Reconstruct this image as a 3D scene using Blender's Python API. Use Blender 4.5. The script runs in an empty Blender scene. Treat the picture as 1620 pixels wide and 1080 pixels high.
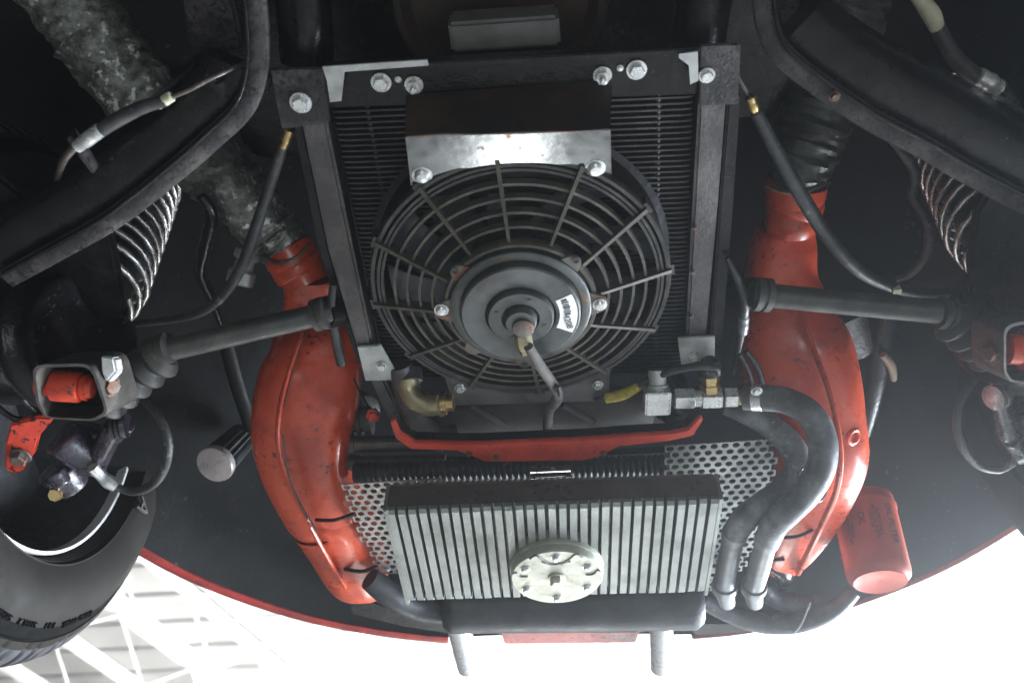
import bpy, bmesh, math, random
from mathutils import Vector, Matrix
random.seed(7)
R = math.radians
SC = bpy.context.scene
COL = SC.collection

# ------------------------------------------------------------------ camera
FPX = 1430.0                       # focal length in photo pixels (photo 1620 wide)
PITCH, YAW, ROLL = R(48.0), R(-5.5), R(0.0)
cam_d = bpy.data.cameras.new('camera'); cam = bpy.data.objects.new('camera', cam_d)
COL.objects.link(cam); SC.camera = cam
cam_d.sensor_width = 36.0; cam_d.lens = 36.0*FPX/1620.0
cam_d.clip_start = 0.02; cam_d.clip_end = 200
FW = Vector((math.sin(YAW)*math.cos(PITCH), math.cos(YAW)*math.cos(PITCH), math.sin(PITCH)))
RT = Vector((math.cos(YAW), -math.sin(YAW), 0))
UP = RT.cross(FW)
cam.matrix_world = Matrix(((RT.x, UP.x, -FW.x, 0), (RT.y, UP.y, -FW.y, 0), (RT.z, UP.z, -FW.z, 0), (0, 0, 0, 1)))
cam_d.dof.use_dof = True; cam_d.dof.focus_distance = 0.98; cam_d.dof.aperture_fstop = 7.0

# ------------------------------------------------------------------ light
W = bpy.data.worlds.new('World'); SC.world = W; W.use_nodes = True
W.node_tree.nodes['Background'].inputs[0].default_value = (0.90, 0.96, 1.0, 1)
W.node_tree.nodes['Background'].inputs[1].default_value = 0.035
def area(name, loc, target, size, watts, col, sy=None):
    l = bpy.data.lights.new(name, 'AREA'); l.energy = watts; l.color = col; l.size = size
    if sy: l.shape = 'RECTANGLE'; l.size_y = sy
    o = bpy.data.objects.new(name, l); COL.objects.link(o)
    o.location = loc
    o.rotation_euler = (Vector(target)-Vector(loc)).to_track_quat('-Z', 'Y').to_euler()
    return o
area('front_fill_lamp', (0.10, -1.1, -0.75), (0.05, 0.7, 0.72), 0.5, 3.0, (0.93, 1.0, 0.97))  # weak fill added low behind the camera
area('bay_door_light', (1.70, 2.4, 0.30), (0.2, 0.8, 0.75), 0.8, 170, (0.84, 0.92, 1.0), 0.8)
area('floor_sun_patch', (-0.27, 3.36, -1.2), (-0.05, 0.7, 0.75), 0.24, 2.2, (0.97, 1.0, 0.98), 0.24)
area('rear_floor_fill', (-0.1, 5.2, -1.2), (-0.05, 0.7, 0.75), 1.4, 48, (0.97, 1.0, 0.98), 1.4)  # added fill lamp, low behind the car
area('side_veil_fill', (2.3, 1.7, -0.7), (0.5, 0.95, 0.85), 0.9, 34, (0.72, 0.84, 1.0), 0.7)  # cool fill added on the right underbody to imitate lens glare
area('roof_fill_lamp', (-0.6, 6.6, 0.6), (-0.8, 9.0, 4.3), 4.0, 950, (1.0, 0.985, 0.95), 4.0)  # unseen lamp added to whiten the roof
SC.view_settings.view_transform = 'Standard'; SC.view_settings.look = 'None'
SC.view_settings.exposure = 1.0; SC.view_settings.gamma = 1.0
SC.cycles.use_denoising = True
SC.cycles.max_bounces = 6

# ------------------------------------------------------------------ points
def ray(px, py): return FW + RT*((px-810)/FPX) - UP*((py-540)/FPX)
def P(px, py, z):  r = ray(px, py); return r*(z/r.z)          # on the level plane z
def PD(px, py, d): return ray(px, py)*d                        # at depth d
def PX(px, py, x): r = ray(px, py); return r*(x/r.x)
def depth(p): return p.dot(FW)
def pxr(p, px): return px*depth(p)/FPX                         # pixel length -> metres at p
def V(*a): return Vector(a)

# ------------------------------------------------------------------ materials
def mat(name, col, rough=.5, metal=0.0, col2=None, n_scale=25, lo=.45, hi=.65, specks=None, s_scale=180, s_lo=.66, s_hi=.72,
        bump=0.0, b_scale=120, rvar=.12, coat=0.0, emit=None, estr=0, spec=.5, rot=None):
    m = bpy.data.materials.new(name); m.use_nodes = True
    nt = m.node_tree; N = nt.nodes; L = nt.links
    b = N['Principled BSDF']
    b.inputs['Roughness'].default_value = rough; b.inputs['Metallic'].default_value = metal
    b.inputs['Base Color'].default_value = (*col, 1)
    b.inputs['Specular IOR Level'].default_value = spec
    if coat: b.inputs['Coat Weight'].default_value = coat; b.inputs['Coat Roughness'].default_value = .12
    if emit:
        b.inputs['Emission Color'].default_value = (*emit, 1); b.inputs['Emission Strength'].default_value = estr
    g = N.new('ShaderNodeNewGeometry')
    def noise(scale, detail=5):
        n = N.new('ShaderNodeTexNoise'); n.inputs['Scale'].default_value = scale; n.inputs['Detail'].default_value = detail
        n.inputs['Roughness'].default_value = .62
        L.new(g.outputs['Position'], n.inputs['Vector']); return n
    def ramp(src, a, c):
        r = N.new('ShaderNodeMapRange'); r.inputs['From Min'].default_value = a; r.inputs['From Max'].default_value = c
        L.new(src, r.inputs['Value']); return r.outputs['Result']
    def mix(fac, a, c):
        x = N.new('ShaderNodeMix'); x.data_type = 'RGBA'; L.new(fac, x.inputs['Factor'])
        for i, v in ((6, a), (7, c)):
            if isinstance(v, tuple): x.inputs[i].default_value = (*v, 1)
            else: L.new(v, x.inputs[i])
        return x.outputs[2]
    cur = col
    n1 = noise(n_scale)
    if col2: cur = mix(ramp(n1.outputs['Fac'], lo, hi), cur, col2)
    if specks:
        n2 = noise(s_scale, 3); n3 = noise(s_scale*.12, 2)
        ad = N.new('ShaderNodeMath'); ad.operation = 'MULTIPLY_ADD'; ad.inputs[1].default_value = .45
        L.new(n3.outputs['Fac'], ad.inputs[0]); L.new(n2.outputs['Fac'], ad.inputs[2])
        cur = mix(ramp(ad.outputs[0], s_lo+.2, s_hi+.2), cur, specks)
    if not isinstance(cur, tuple): L.new(cur, b.inputs['Base Color'])
    if rvar:
        r = N.new('ShaderNodeMapRange'); r.inputs['From Min'].default_value = .3; r.inputs['From Max'].default_value = .7
        r.inputs['To Min'].default_value = max(.03, rough-rvar); r.inputs['To Max'].default_value = min(1, rough+rvar)
        n4 = noise(n_scale*2.3, 4); L.new(n4.outputs['Fac'], r.inputs['Value']); L.new(r.outputs['Result'], b.inputs['Roughness'])
    if bump:
        bp = N.new('ShaderNodeBump'); bp.inputs['Strength'].default_value = min(1, bump); bp.inputs['Distance'].default_value = .004
        nb = noise(b_scale, 6); L.new(nb.outputs['Fac'], bp.inputs['Height']); L.new(bp.outputs['Normal'], b.inputs['Normal'])
    return m
M = {}
def defm(k, *a, **kw): M[k] = mat(k, *a, **kw)
defm('black_gloss', (.004,.004,.004), .20, col2=(.013,.011,.010), specks=(.06,.055,.05), s_lo=.72, s_hi=.80, bump=.35, b_scale=60, spec=.32)
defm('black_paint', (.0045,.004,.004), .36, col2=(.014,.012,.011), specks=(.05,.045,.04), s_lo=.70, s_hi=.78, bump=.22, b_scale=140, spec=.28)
defm('arm_paint', (.028,.025,.026), .50, col2=(.075,.066,.066), n_scale=40, specks=(.012,.012,.012), s_scale=220, s_lo=.58, s_hi=.64, bump=.35, b_scale=260, spec=.3)
defm('underseal', (.005,.005,.0055), .58, col2=(.010,.010,.010), n_scale=12, specks=(.07,.062,.05), s_scale=120, s_lo=.73, s_hi=.78, bump=.18, b_scale=160, spec=.22)
defm('fin_black', (.022,.021,.020), .40, col2=(.050,.046,.041), n_scale=35, metal=.3)
defm('fan_plastic', (.022,.021,.020), .36, col2=(.050,.046,.040), n_scale=55, bump=.1)
defm('blade_plastic', (.06,.068,.07), .20, col2=(.09,.10,.10), n_scale=30, rvar=.08)
defm('grille_dust', (.050,.044,.034), .50, col2=(.095,.084,.062), n_scale=60)
defm('motor_steel', (.10,.108,.106), .42, metal=.5, col2=(.065,.067,.065), n_scale=28, specks=(.16,.085,.04), s_scale=110, s_lo=.66, s_hi=.72, bump=.12)
defm('rusty_steel', (.13,.115,.10), .55, metal=.4, col2=(.15,.055,.026), n_scale=38, lo=.5, hi=.6, bump=.3, b_scale=150)
defm('bright_sheet', (.26,.275,.285), .15, metal=.95, col2=(.13,.13,.135), n_scale=30, specks=(.10,.065,.04), s_scale=70, s_lo=.73, s_hi=.80, bump=.04, b_scale=60, rvar=.06)
defm('dark_sheet', (.022,.017,.015), .38, col2=(.05,.030,.020), n_scale=20, specks=(.17,.065,.02), s_lo=.74, s_hi=.80, bump=.1, spec=.2)
defm('grey_sheet', (.15,.145,.14), .5, metal=.4, col2=(.11,.105,.10), n_scale=30)
defm('rail_steel', (.075,.070,.072), .36, metal=.5, col2=(.13,.12,.12), n_scale=22, specks=(.02,.02,.02), s_scale=420, s_lo=.66, s_hi=.76, bump=.25, b_scale=180)
defm('zinc', (.70,.71,.70), .30, metal=.6, col2=(.55,.55,.54), n_scale=60)
defm('zinc_plate', (.50,.51,.50), .48, metal=.6, col2=(.34,.335,.33), n_scale=40, bump=.1)
defm('white_gasket', (.45,.45,.44), .5, col2=(.30,.295,.29), n_scale=50)
defm('brass', (.55,.42,.20), .35, metal=.9, col2=(.35,.24,.11), n_scale=60)
defm('yellow_zinc', (.50,.45,.28), .4, metal=.8, col2=(.36,.32,.2), n_scale=50)
defm('red_paint', (.55,.068,.024), .33, col2=(.24,.022,.013), n_scale=16, lo=.50, hi=.80, specks=(.03,.018,.014), s_scale=150, s_lo=.655, s_hi=.74, bump=.32, b_scale=13, coat=.25)
defm('red_member', (.52,.055,.028), .45, col2=(.36,.035,.02), n_scale=22, specks=(.04,.02,.015), s_scale=130, s_lo=.70, s_hi=.77, bump=.12)
defm('red_chipped', (.60,.055,.03), .42, col2=(.03,.022,.02), n_scale=110, lo=.54, hi=.58, bump=.2)
defm('red_bushing', (.62,.060,.025), .42, col2=(.48,.045,.02), n_scale=50, specks=(.10,.05,.03), s_scale=150, s_lo=.64, s_hi=.70)
defm('body_red', (.30,.022,.018), .35, col2=(.17,.016,.014), n_scale=30, specks=(.04,.02,.02), s_scale=140, s_lo=.60, s_hi=.7, coat=.3)
defm('filter_orange', (.40,.060,.032), .42, col2=(.35,.052,.028), n_scale=30)
defm('filter_print', (.05,.018,.018), .5)
defm('cable_grey', (.10,.092,.085), .75, col2=(.15,.14,.13), n_scale=60, spec=.2)
defm('dark_print', (.035,.035,.035), .6)
defm('rubber', (.022,.023,.024), .52, col2=(.055,.055,.055), n_scale=40, specks=(.16,.155,.15), s_scale=150, s_lo=.66, s_hi=.76, bump=.15)
defm('hose_dusty', (.055,.058,.062), .60, col2=(.17,.175,.18), n_scale=34, lo=.42, hi=.66, specks=(.25,.25,.24), s_scale=170, s_lo=.68, s_hi=.76, bump=.12)
defm('tyre_rubber', (.016,.0145,.013), .62, col2=(.026,.023,.020), n_scale=10, bump=.08, b_scale=240, spec=.12)
defm('tyre_letter', (.085,.082,.078), .6)
defm('tyre_tread', (.055,.053,.057), .7, col2=(.08,.077,.083), n_scale=40, spec=.2)  # paler than the sidewall rubber: side light on the tread painted in
defm('tyre_line', (.003,.003,.003), .8, spec=.1)
defm('rim_steel', (.035,.035,.037), .3, col2=(.06,.06,.062), n_scale=20)
defm('rim_lip', (.80,.80,.79), .35, metal=.15, rvar=.05)
defm('foil_duct', (.25,.26,.235), .42, metal=.5, col2=(.05,.052,.043), n_scale=120, lo=.34, hi=.70, specks=(.66,.68,.64), s_scale=75, s_lo=.63, s_hi=.72, bump=1.0, b_scale=55)
defm('olive_duct', (.065,.068,.055), .34, col2=(.028,.028,.024), n_scale=26, lo=.42, hi=.62, specks=(.30,.31,.28), s_scale=60, s_lo=.76, s_hi=.82, bump=.7, b_scale=60)
defm('mount_grey', (.045,.041,.036), .5, col2=(.085,.076,.065), n_scale=45, bump=.15)
defm('axle_grey', (.040,.042,.038), .45, col2=(.080,.078,.068), n_scale=35, specks=(.03,.03,.03), s_scale=140, s_lo=.62, s_hi=.70, bump=.15)
defm('boot_rubber', (.045,.043,.040), .6, col2=(.075,.070,.062), n_scale=40)
defm('spring_steel', (.60,.60,.58), .30, metal=.85, col2=(.40,.36,.33), n_scale=60)
defm('caliper_purple', (.020,.016,.024), .26, col2=(.05,.038,.06), n_scale=40, specks=(.32,.28,.38), s_scale=60, s_lo=.74, s_hi=.82, bump=.5, b_scale=70, coat=.4)
defm('chrome', (.80,.80,.80), .10, metal=1.0, rvar=.05)
defm('chrome_cap', (.66,.60,.60), .30, metal=.5, col2=(.58,.52,.52), n_scale=20)
defm('tip_steel', (.85,.85,.86), .3, metal=.3, rvar=.08)
defm('alloy_fin', (.30,.315,.295), .45, metal=.45, col2=(.18,.19,.172), n_scale=18, specks=(.30,.30,.27), s_scale=160, s_lo=.70, s_hi=.78, bump=.15, b_scale=300)
defm('alloy_groove', (.22,.22,.20), .55, metal=.4, col2=(.10,.095,.085), n_scale=60)
defm('alloy_dark', (.10,.088,.080), .6, metal=.3, col2=(.14,.125,.115), n_scale=35, specks=(.04,.035,.03), s_scale=140, s_lo=.64, s_hi=.72, bump=.25)
defm('drain_alloy', (.50,.50,.43), .40, metal=.45, col2=(.40,.40,.33), n_scale=40, specks=(.24,.22,.10), s_scale=70, s_lo=.70, s_hi=.76, bump=.12)
defm('muffler_black', (.028,.029,.033), .46, col2=(.055,.055,.058), n_scale=20, bump=.2)
defm('perf_alloy', (.48,.45,.43), .42, metal=.6, col2=(.36,.33,.31), n_scale=40)
defm('perf_grey', (.42,.43,.42), .42, metal=.6, col2=(.26,.26,.25), n_scale=30)
defm('pipe_brown', (.085,.070,.064), .38, metal=.5, col2=(.15,.125,.115), n_scale=40)
defm('pipe_grey', (.20,.21,.22), .45, metal=.3, col2=(.15,.155,.16), n_scale=40)
defm('yellow_wrap', (.55,.45,.05), .6, col2=(.25,.22,.1), n_scale=120, bump=.4)
defm('cream_sleeve', (.52,.50,.36), .55, col2=(.40,.38,.26), n_scale=60)
defm('tan_dirt', (.22,.17,.12), .8)
defm('sticker', (.80,.81,.80), .5, rvar=0)
defm('ceiling_white', (.60,.60,.59), .7, col2=(.56,.56,.55), n_scale=3)
defm('truss_white', (.86,.86,.86), .5)
defm('seam_grey', (.53,.53,.53), .7)
defm('skylight_panel', (.9,.9,.9), .5, emit=(1,1,1), estr=2.2, rvar=0)
defm('concrete', (.36,.355,.34), .7, col2=(.28,.275,.26), n_scale=4, bump=.1)

# ------------------------------------------------------------------ mesh helpers
class G:
    """collects shapes; built as one mesh"""
    def __init__(s): s.v = []; s.f = []; s.m = []; s.mi = 0
    def add(s, vs, fs):
        o = len(s.v); s.v += [Vector(a) for a in vs]; s.f += [tuple(i+o for i in f) for f in fs]; s.m += [s.mi]*len(fs); return s
    # --- a tube through points with radii; sec = ellipse factors (side, up)
    def tube(s, pts, rad, seg=12, sub=6, caps=True, flat=(1, 1), upv=None, closed=False, sq=1.0):
        pts = [Vector(p) for p in pts]; n = len(pts)
        if not isinstance(rad, (list, tuple)): rad = [rad]*n
        Q = []; q = []
        if n > 2 or closed:
            m = n if closed else n-1
            for i in range(m):
                g = (lambda k: pts[k % n]) if closed else (lambda k: pts[max(0, min(n-1, k))])
                h = (lambda k: rad[k % n]) if closed else (lambda k: rad[max(0, min(n-1, k))])
                a, b, c, d = g(i-1), g(i), g(i+1), g(i+2)
                for j in range(sub):
                    t = j/sub
                    Q.append(.5*((2*b)+(c-a)*t+(2*a-5*b+4*c-d)*t*t+(3*b-a-3*c+d)*t**3))
                    e, f_, g_, h_ = h(i-1), h(i), h(i+1), h(i+2)
                    q.append(max(1e-4, .5*((2*f_)+(g_-e)*t+(2*e-5*f_+4*g_-h_)*t*t+(3*f_-e-3*g_+h_)*t**3)))
            if not closed: Q.append(pts[-1]); q.append(rad[-1])
        else: Q, q = pts, list(rad)
        N = len(Q); rings = []; pu = None
        for i in range(N):
            t = (Q[(i+1) % N]-Q[i-1]) if closed else (Q[min(N-1, i+1)]-Q[max(0, i-1)])
            t.normalize()
            if upv is not None: u = Vector(upv)
            elif pu is None: u = Vector((0, 0, 1)) if abs(t.z) < .8 else Vector((0, 1, 0))
            else: u = pu
            u = (u-t*u.dot(t)).normalized(); pu = u; sd = t.cross(u)
            pw = lambda v: math.copysign(abs(v)**sq, v)
            rings.append([Q[i]+sd*(pw(math.cos(a))*q[i]*flat[0])+u*(pw(math.sin(a))*q[i]*flat[1]) for a in [2*math.pi*k/seg for k in range(seg)]])
        vs = [p for r in rings for p in r]; fs = []
        for i in range(N if closed else N-1):
            j = (i+1) % N
            for k in range(seg):
                l = (k+1) % seg
                fs.append((i*seg+k, i*seg+l, j*seg+l, j*seg+k))
        if caps and not closed:
            fs.append(tuple(reversed(range(seg)))); fs.append(tuple((N-1)*seg+k for k in range(seg)))
        return s.add(vs, fs)
    # --- ribbon with a rectangular section
    def beam(s, pts, hw, hh, upv=(0, 0, 1), sub=5, off=0.0, lift=0.0):
        pts = [Vector(p) for p in pts]; n = len(pts); Q = []
        if n > 2:
            for i in range(n-1):
                g = lambda k: pts[max(0, min(n-1, k))]
                a, b, c, d = g(i-1), g(i), g(i+1), g(i+2)
                for j in range(sub):
                    t = j/sub; Q.append(.5*((2*b)+(c-a)*t+(2*a-5*b+4*c-d)*t*t+(3*b-a-3*c+d)*t**3))
            Q.append(pts[-1])
        else: Q = pts
        N = len(Q); vs = []; fs = []
        for i in range(N):
            t = (Q[min(N-1, i+1)]-Q[max(0, i-1)]).normalized()
            u = Vector(upv); u = (u-t*u.dot(t)).normalized(); sd = t.cross(u)
            c = Q[i]+sd*off+u*lift
            b = min(hw, hh)*.35
            for a, e in ((-hw+b, -hh), (hw-b, -hh), (hw, -hh+b), (hw, hh-b), (hw-b, hh), (-hw+b, hh), (-hw, hh-b), (-hw, -hh+b)):
                vs.append(c+sd*a+u*e)
        for i in range(N-1):
            for k in range(8):
                l = (k+1) % 8; fs.append((i*8+k, i*8+l, i*8+8+l, i*8+8+k))
        fs.append(tuple(reversed(range(8)))); fs.append(tuple((N-1)*8+k for k in range(8)))
        return s.add(vs, fs)
    def lathe(s, c, axis, prof, seg=32, ref=None, caps=True, a0=0, a1=2*math.pi):
        c = Vector(c); ax = Vector(axis).normalized()
        u = Vector(ref) if ref else (Vector((1, 0, 0)) if abs(ax.x) < .8 else Vector((0, 1, 0)))
        u = (u-ax*u.dot(ax)).normalized(); w = ax.cross(u)
        vs = []; fs = []; n = len(prof)
        for r, h in prof:
            for k in range(seg):
                a = 2*math.pi*k/seg
                vs.append(c+ax*h+u*(math.cos(a)*r)+w*(math.sin(a)*r))
        for i in range(n-1):
            for k in range(seg):
                l = (k+1) % seg; fs.append((i*seg+k, i*seg+l, i*seg+seg+l, i*seg+seg+k))
        if caps:
            if prof[0][0] > 1e-5: fs.append(tuple(reversed(range(seg))))
            if prof[-1][0] > 1e-5: fs.append(tuple((n-1)*seg+k for k in range(seg)))
        return s.add(vs, fs)
    def torus(s, c, axis, Rr, r, seg=48, ts=8, sz=1.0):
        prof = [(Rr+r*math.cos(a), sz*r*math.sin(a)) for a in [2*math.pi*k/ts for k in range(ts)]]
        prof.append(prof[0]); return s.lathe(c, axis, prof, seg, caps=False)
    def prism(s, poly, ext):
        """polygon of points extruded by vector ext (both caps)"""
        n = len(poly); e = Vector(ext); vs = [Vector(p) for p in poly]+[Vector(p)+e for p in poly]
        fs = [tuple(reversed(range(n))), tuple(range(n, 2*n))]+[(i, (i+1) % n, n+(i+1) % n, n+i) for i in range(n)]
        return s.add(vs, fs)
    def box(s, c, ex, ey, ez):
        """centre and three half vectors, chamfered by prism of an octagon along ez"""
        c = Vector(c); ex, ey, ez = Vector(ex), Vector(ey), Vector(ez)
        b = .12*min(ex.length, ey.length)
        X, Y = ex.normalized()*b, ey.normalized()*b
        poly = [c-ez+a for a in (-ex-ey+X, ex-ey-X, ex-ey+Y, ex+ey-Y, ex+ey-X, -ex+ey+X, -ex+ey-Y, -ex-ey+Y)]
        return s.prism(poly, ez*2)
    def ringprism(s, outer, inner, ext):
        n = len(outer); e = Vector(ext)
        vs = [Vector(p) for p in outer]+[Vector(p) for p in inner]+[Vector(p)+e for p in outer]+[Vector(p)+e for p in inner]
        fs = []
        for i in range(n):
            j = (i+1) % n
            fs += [(i, n+i, n+j, j), (2*n+i, 2*n+j, 3*n+j, 3*n+i), (i, j, 2*n+j, 2*n+i), (n+i, 3*n+i, 3*n+j, n+j)]
        return s.add(vs, fs)

WL = {}     # world location of every object (no parent is rotated)
def finish(me, angle=40):
    bm = bmesh.new(); bm.from_mesh(me); bmesh.ops.recalc_face_normals(bm, faces=bm.faces); bm.to_mesh(me); bm.free()
    for p in me.polygons: p.use_smooth = True
    me.set_sharp_from_angle(angle=R(angle)); me.update()
def obj(name, g, material, parent=None, label=None, angle=40, bevel=0):
    me = bpy.data.meshes.new(name)
    c = sum(g.v, Vector())/len(g.v)
    me.from_pydata([v-c for v in g.v], [], g.f)
    ms = material if isinstance(material, (list, tuple)) else [material]
    for k in ms: me.materials.append(M[k])
    for p, i in zip(me.polygons, g.m): p.material_index = i
    if bevel:
        bm = bmesh.new(); bm.from_mesh(me); bmesh.ops.recalc_face_normals(bm, faces=bm.faces)
        ed = [e for e in bm.edges if len(e.link_faces) == 2 and e.calc_face_angle(0) > R(35)]
        bmesh.ops.bevel(bm, geom=ed, offset=bevel, segments=2, affect='EDGES', clamp_overlap=True); bm.to_mesh(me); bm.free()
    finish(me, angle)
    o = bpy.data.objects.new(name, me); COL.objects.link(o)
    put(o, Matrix.Translation(c), parent)
    if label: o['label'] = label
    return o
def put(o, mw, parent):
    WL[o.name] = mw.to_translation()
    if parent is not None:
        o.parent = parent; mw = Matrix.Translation(-WL[parent.name]) @ mw
    o.matrix_local = mw if parent is not None else mw
    if parent is None: o.matrix_world = mw
def inst(src, name, mw, parent, label=None):
    """another object sharing src's mesh, at world matrix mw"""
    o = bpy.data.objects.new(name, src); COL.objects.link(o); put(o, mw, parent)
    if label: o['label'] = label
    return o
def frame(c, z, x=None):
    z = Vector(z).normalized(); x = Vector(x) if x is not None else (Vector((1, 0, 0)) if abs(z.x) < .8 else Vector((0, 1, 0)))
    x = (x-z*x.dot(z)).normalized(); y = z.cross(x); c = Vector(c)
    return Matrix(((x.x, y.x, z.x, c.x), (x.y, y.y, z.y, c.y), (x.z, y.z, z.z, c.z), (0, 0, 0, 1)))
def proto(name, g, material, angle=40):
    me = bpy.data.meshes.new(name); me.from_pydata(g.v, [], g.f)
    for k in (material if isinstance(material, (list, tuple)) else [material]): me.materials.append(M[k])
    for p, i in zip(me.polygons, g.m): p.material_index = i
    finish(me, angle); return me
def hexbolt(mk, r=.0078, h=.006, w=1.3):
    g = G(); Z = V(0, 0, 1)
    g.lathe(V(0, 0, 0), Z, [(r*w, 0), (r*w, .0014), (r*w*.98, .0018)], 20)
    g.lathe(V(0, 0, .0018), Z, [(r, 0), (r, h*.8), (r*.86, h)], 6)
    return proto('bolt', g, mk, 25)
B_ZINC = hexbolt('zinc'); B_DARK = hexbolt('rusty_steel', .007, .006); B_DOME = None
g = G(); g.lathe(V(0,0,0), V(0,0,1), [(.0095,0),(.0095,.0015),(.0075,.0016),(.0072,.004),(.005,.0062),(0.0001,.0068)], 20); B_DOME = proto('bolt', g, 'zinc', 30)
g = G(); g.lathe(V(0,0,0), V(0,0,1), [(.0085,0),(.0085,.0015)], 20); g.lathe(V(0,0,.0015), V(0,0,1), [(.0065,0),(.0065,.006)], 6); g.lathe(V(0,0,.0075), V(0,0,1), [(.0032,0),(.0032,.006),(.002,.007)], 12); B_STUD = proto('stud', g, ['zinc'], 25)
DOWN = V(0, 0, -1)
def bolt(px, py, z, parent, src=None, n=DOWN, s=1.0, name='bolt', spin=0.0):
    mw = frame(P(px, py, z), n) @ Matrix.Rotation(spin, 4, 'Z') @ Matrix.Scale(s*.78, 4)
    return inst(src or B_ZINC, name, mw, parent)
def poly(px, z): return [P(x, y, z) for x, y in px]
def plate(name, px, z, t, material, parent, label=None, bevel=.0015):
    return obj(name, G().prism(poly(px, z), V(0, 0, t)), material, parent, label, bevel=bevel)
def tubepx(g, pts, **kw):
    """pts: (px, py, z, radius in px)"""
    Q = [P(a, b, z) for a, b, z, r in pts]
    return g.tube(Q, [pxr(q, p[3]) for q, p in zip(Q, pts)], **kw)
def text(name, body, mw, size, material, parent, extrude=.0004):
    cu = bpy.data.curves.new(name, 'FONT'); cu.body = body; cu.size = size; cu.extrude = extrude; cu.align_x = 'CENTER'; cu.align_y = 'CENTER'
    t = bpy.data.objects.new('tmp_text', cu); COL.objects.link(t)
    dg = bpy.context.evaluated_depsgraph_get(); me = bpy.data.meshes.new_from_object(t.evaluated_get(dg)); me.name = name
    bpy.data.objects.remove(t); bpy.data.curves.remove(cu)
    me.materials.clear(); me.materials.append(M[material])
    o = bpy.data.objects.new(name, me); COL.objects.link(o); put(o, mw, parent); return o

# ------------------------------------------------------------------ setting: floor, roof of the workshop
def setting(o, label): o['kind'] = 'structure'; o['label'] = label
g = G(); g.box(V(0, 4, -1.36), V(14, 0, 0), V(0, 14, 0), V(0, 0, .05)); setting(obj('floor', g, 'concrete'), 'grey concrete workshop floor under the raised car')
ZC = 4.3
g = G(); g.box(V(-4.6, 8, ZC+.06), V(5.6, 0, 0), V(0, 7, 0), V(0, 0, .05))
ceil_ = obj('ceiling', g, 'ceiling_white'); setting(ceil_, 'white sheet metal workshop roof seen past the rear edge of the car')
for i in range(22):
    y = 5.2+i*.42
    g = G(); g.box(V(-4.6, y, ZC-.012), V(5.6, 0, 0), V(0, .022, 0), V(0, 0, .020)); obj('roof_rib', g, 'seam_grey', ceil_)
def empty(name, loc, label, cat, group=None):
    o = bpy.data.objects.new(name, None); COL.objects.link(o); o.empty_display_size = .1
    put(o, Matrix.Translation(Vector(loc)), None)
    o['label'] = label; o['category'] = cat
    if group: o['group'] = group
    return o
A, B = P(140, 976, 4.0), P(283, 1080, 4.0); dirj = (B-A).normalized(); perp = V(-dirj.y, dirj.x, 0)
if perp.x < 0: perp = -perp
JL = ['white roof joist nearest the tyre at the lower left', 'white roof joist just right of the one beside the tyre', 'middle one of the five white roof joists below the bumper',
      'white roof joist second nearest the tailpipes', 'white roof joist nearest the left tailpipe']
for k, off in enumerate((-.75, 0, .72, 1.5, 2.2)):
    c0 = A+perp*off-dirj*3.2; c0.z = 0; c1 = c0+dirj*7.5
    t = empty('roof_joist', c0+V(0, 0, 3.75), JL[k], 'roof joist', 'white roof joists of the workshop')
    for nm, z, w in (('bottom_chord', 3.75, .05), ('top_chord', 4.22, .05)):
        g = G(); m_ = (c0+c1)/2; g.box(V(m_.x, m_.y, z), (c1-c0)/2, perp*w, V(0, 0, .035)); obj(nm, g, 'truss_white', t)
    n = 15
    for i in range(n):
        a = c0+(c1-c0)*(i/n); b = c0+(c1-c0)*((i+1)/n)
        z0, z1 = (3.78, 4.19) if i % 2 == 0 else (4.19, 3.78)
        g = G().tube([V(a.x, a.y, z0), V(b.x, b.y, z1)], .016, seg=8); obj('web_bar', g, 'truss_white', t)
g = G(); g.box(V(5.7, 8, ZC+.05), V(4.9, 0, 0), V(0, 7, 0), V(0, 0, .02)); sk = obj('skylight', g, 'skylight_panel')
g = G(); g.box(V(0, 6, 1.15), V(14, 0, 0), V(0, 13, 0), V(0, 0, 3.65)); hz = obj('lens_veil', g, 'ceiling_white')  # thin scattering volume added to imitate lens glare
hm = bpy.data.materials.new('lens_veil_air'); hm.use_nodes = True; hn = hm.node_tree; hn.nodes.remove(hn.nodes['Principled BSDF'])
pv = hn.nodes.new('ShaderNodeVolumePrincipled'); pv.inputs['Color'].default_value = (.9, .95, 1, 1); pv.inputs['Density'].default_value = .078; pv.inputs['Anisotropy'].default_value = .88
hn.links.new(pv.outputs[0], hn.nodes['Material Output'].inputs['Volume']); hz.data.materials[0] = hm; hz['kind'] = 'stuff'; hz['label'] = 'thin volume added to imitate lens glare towards the lower right'
setting(sk, 'bright translucent roof panel glowing white beyond the right side of the car')

# ------------------------------------------------------------------ the car
CAR = empty('car', V(0, .7, .6), 'underside of a raised red car with cooling fan, finned sump and red heat shrouds', 'car')
def part(name, g, m, label=None, angle=40, bevel=0): return obj(name, g, m, CAR, label, angle, bevel)

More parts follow.
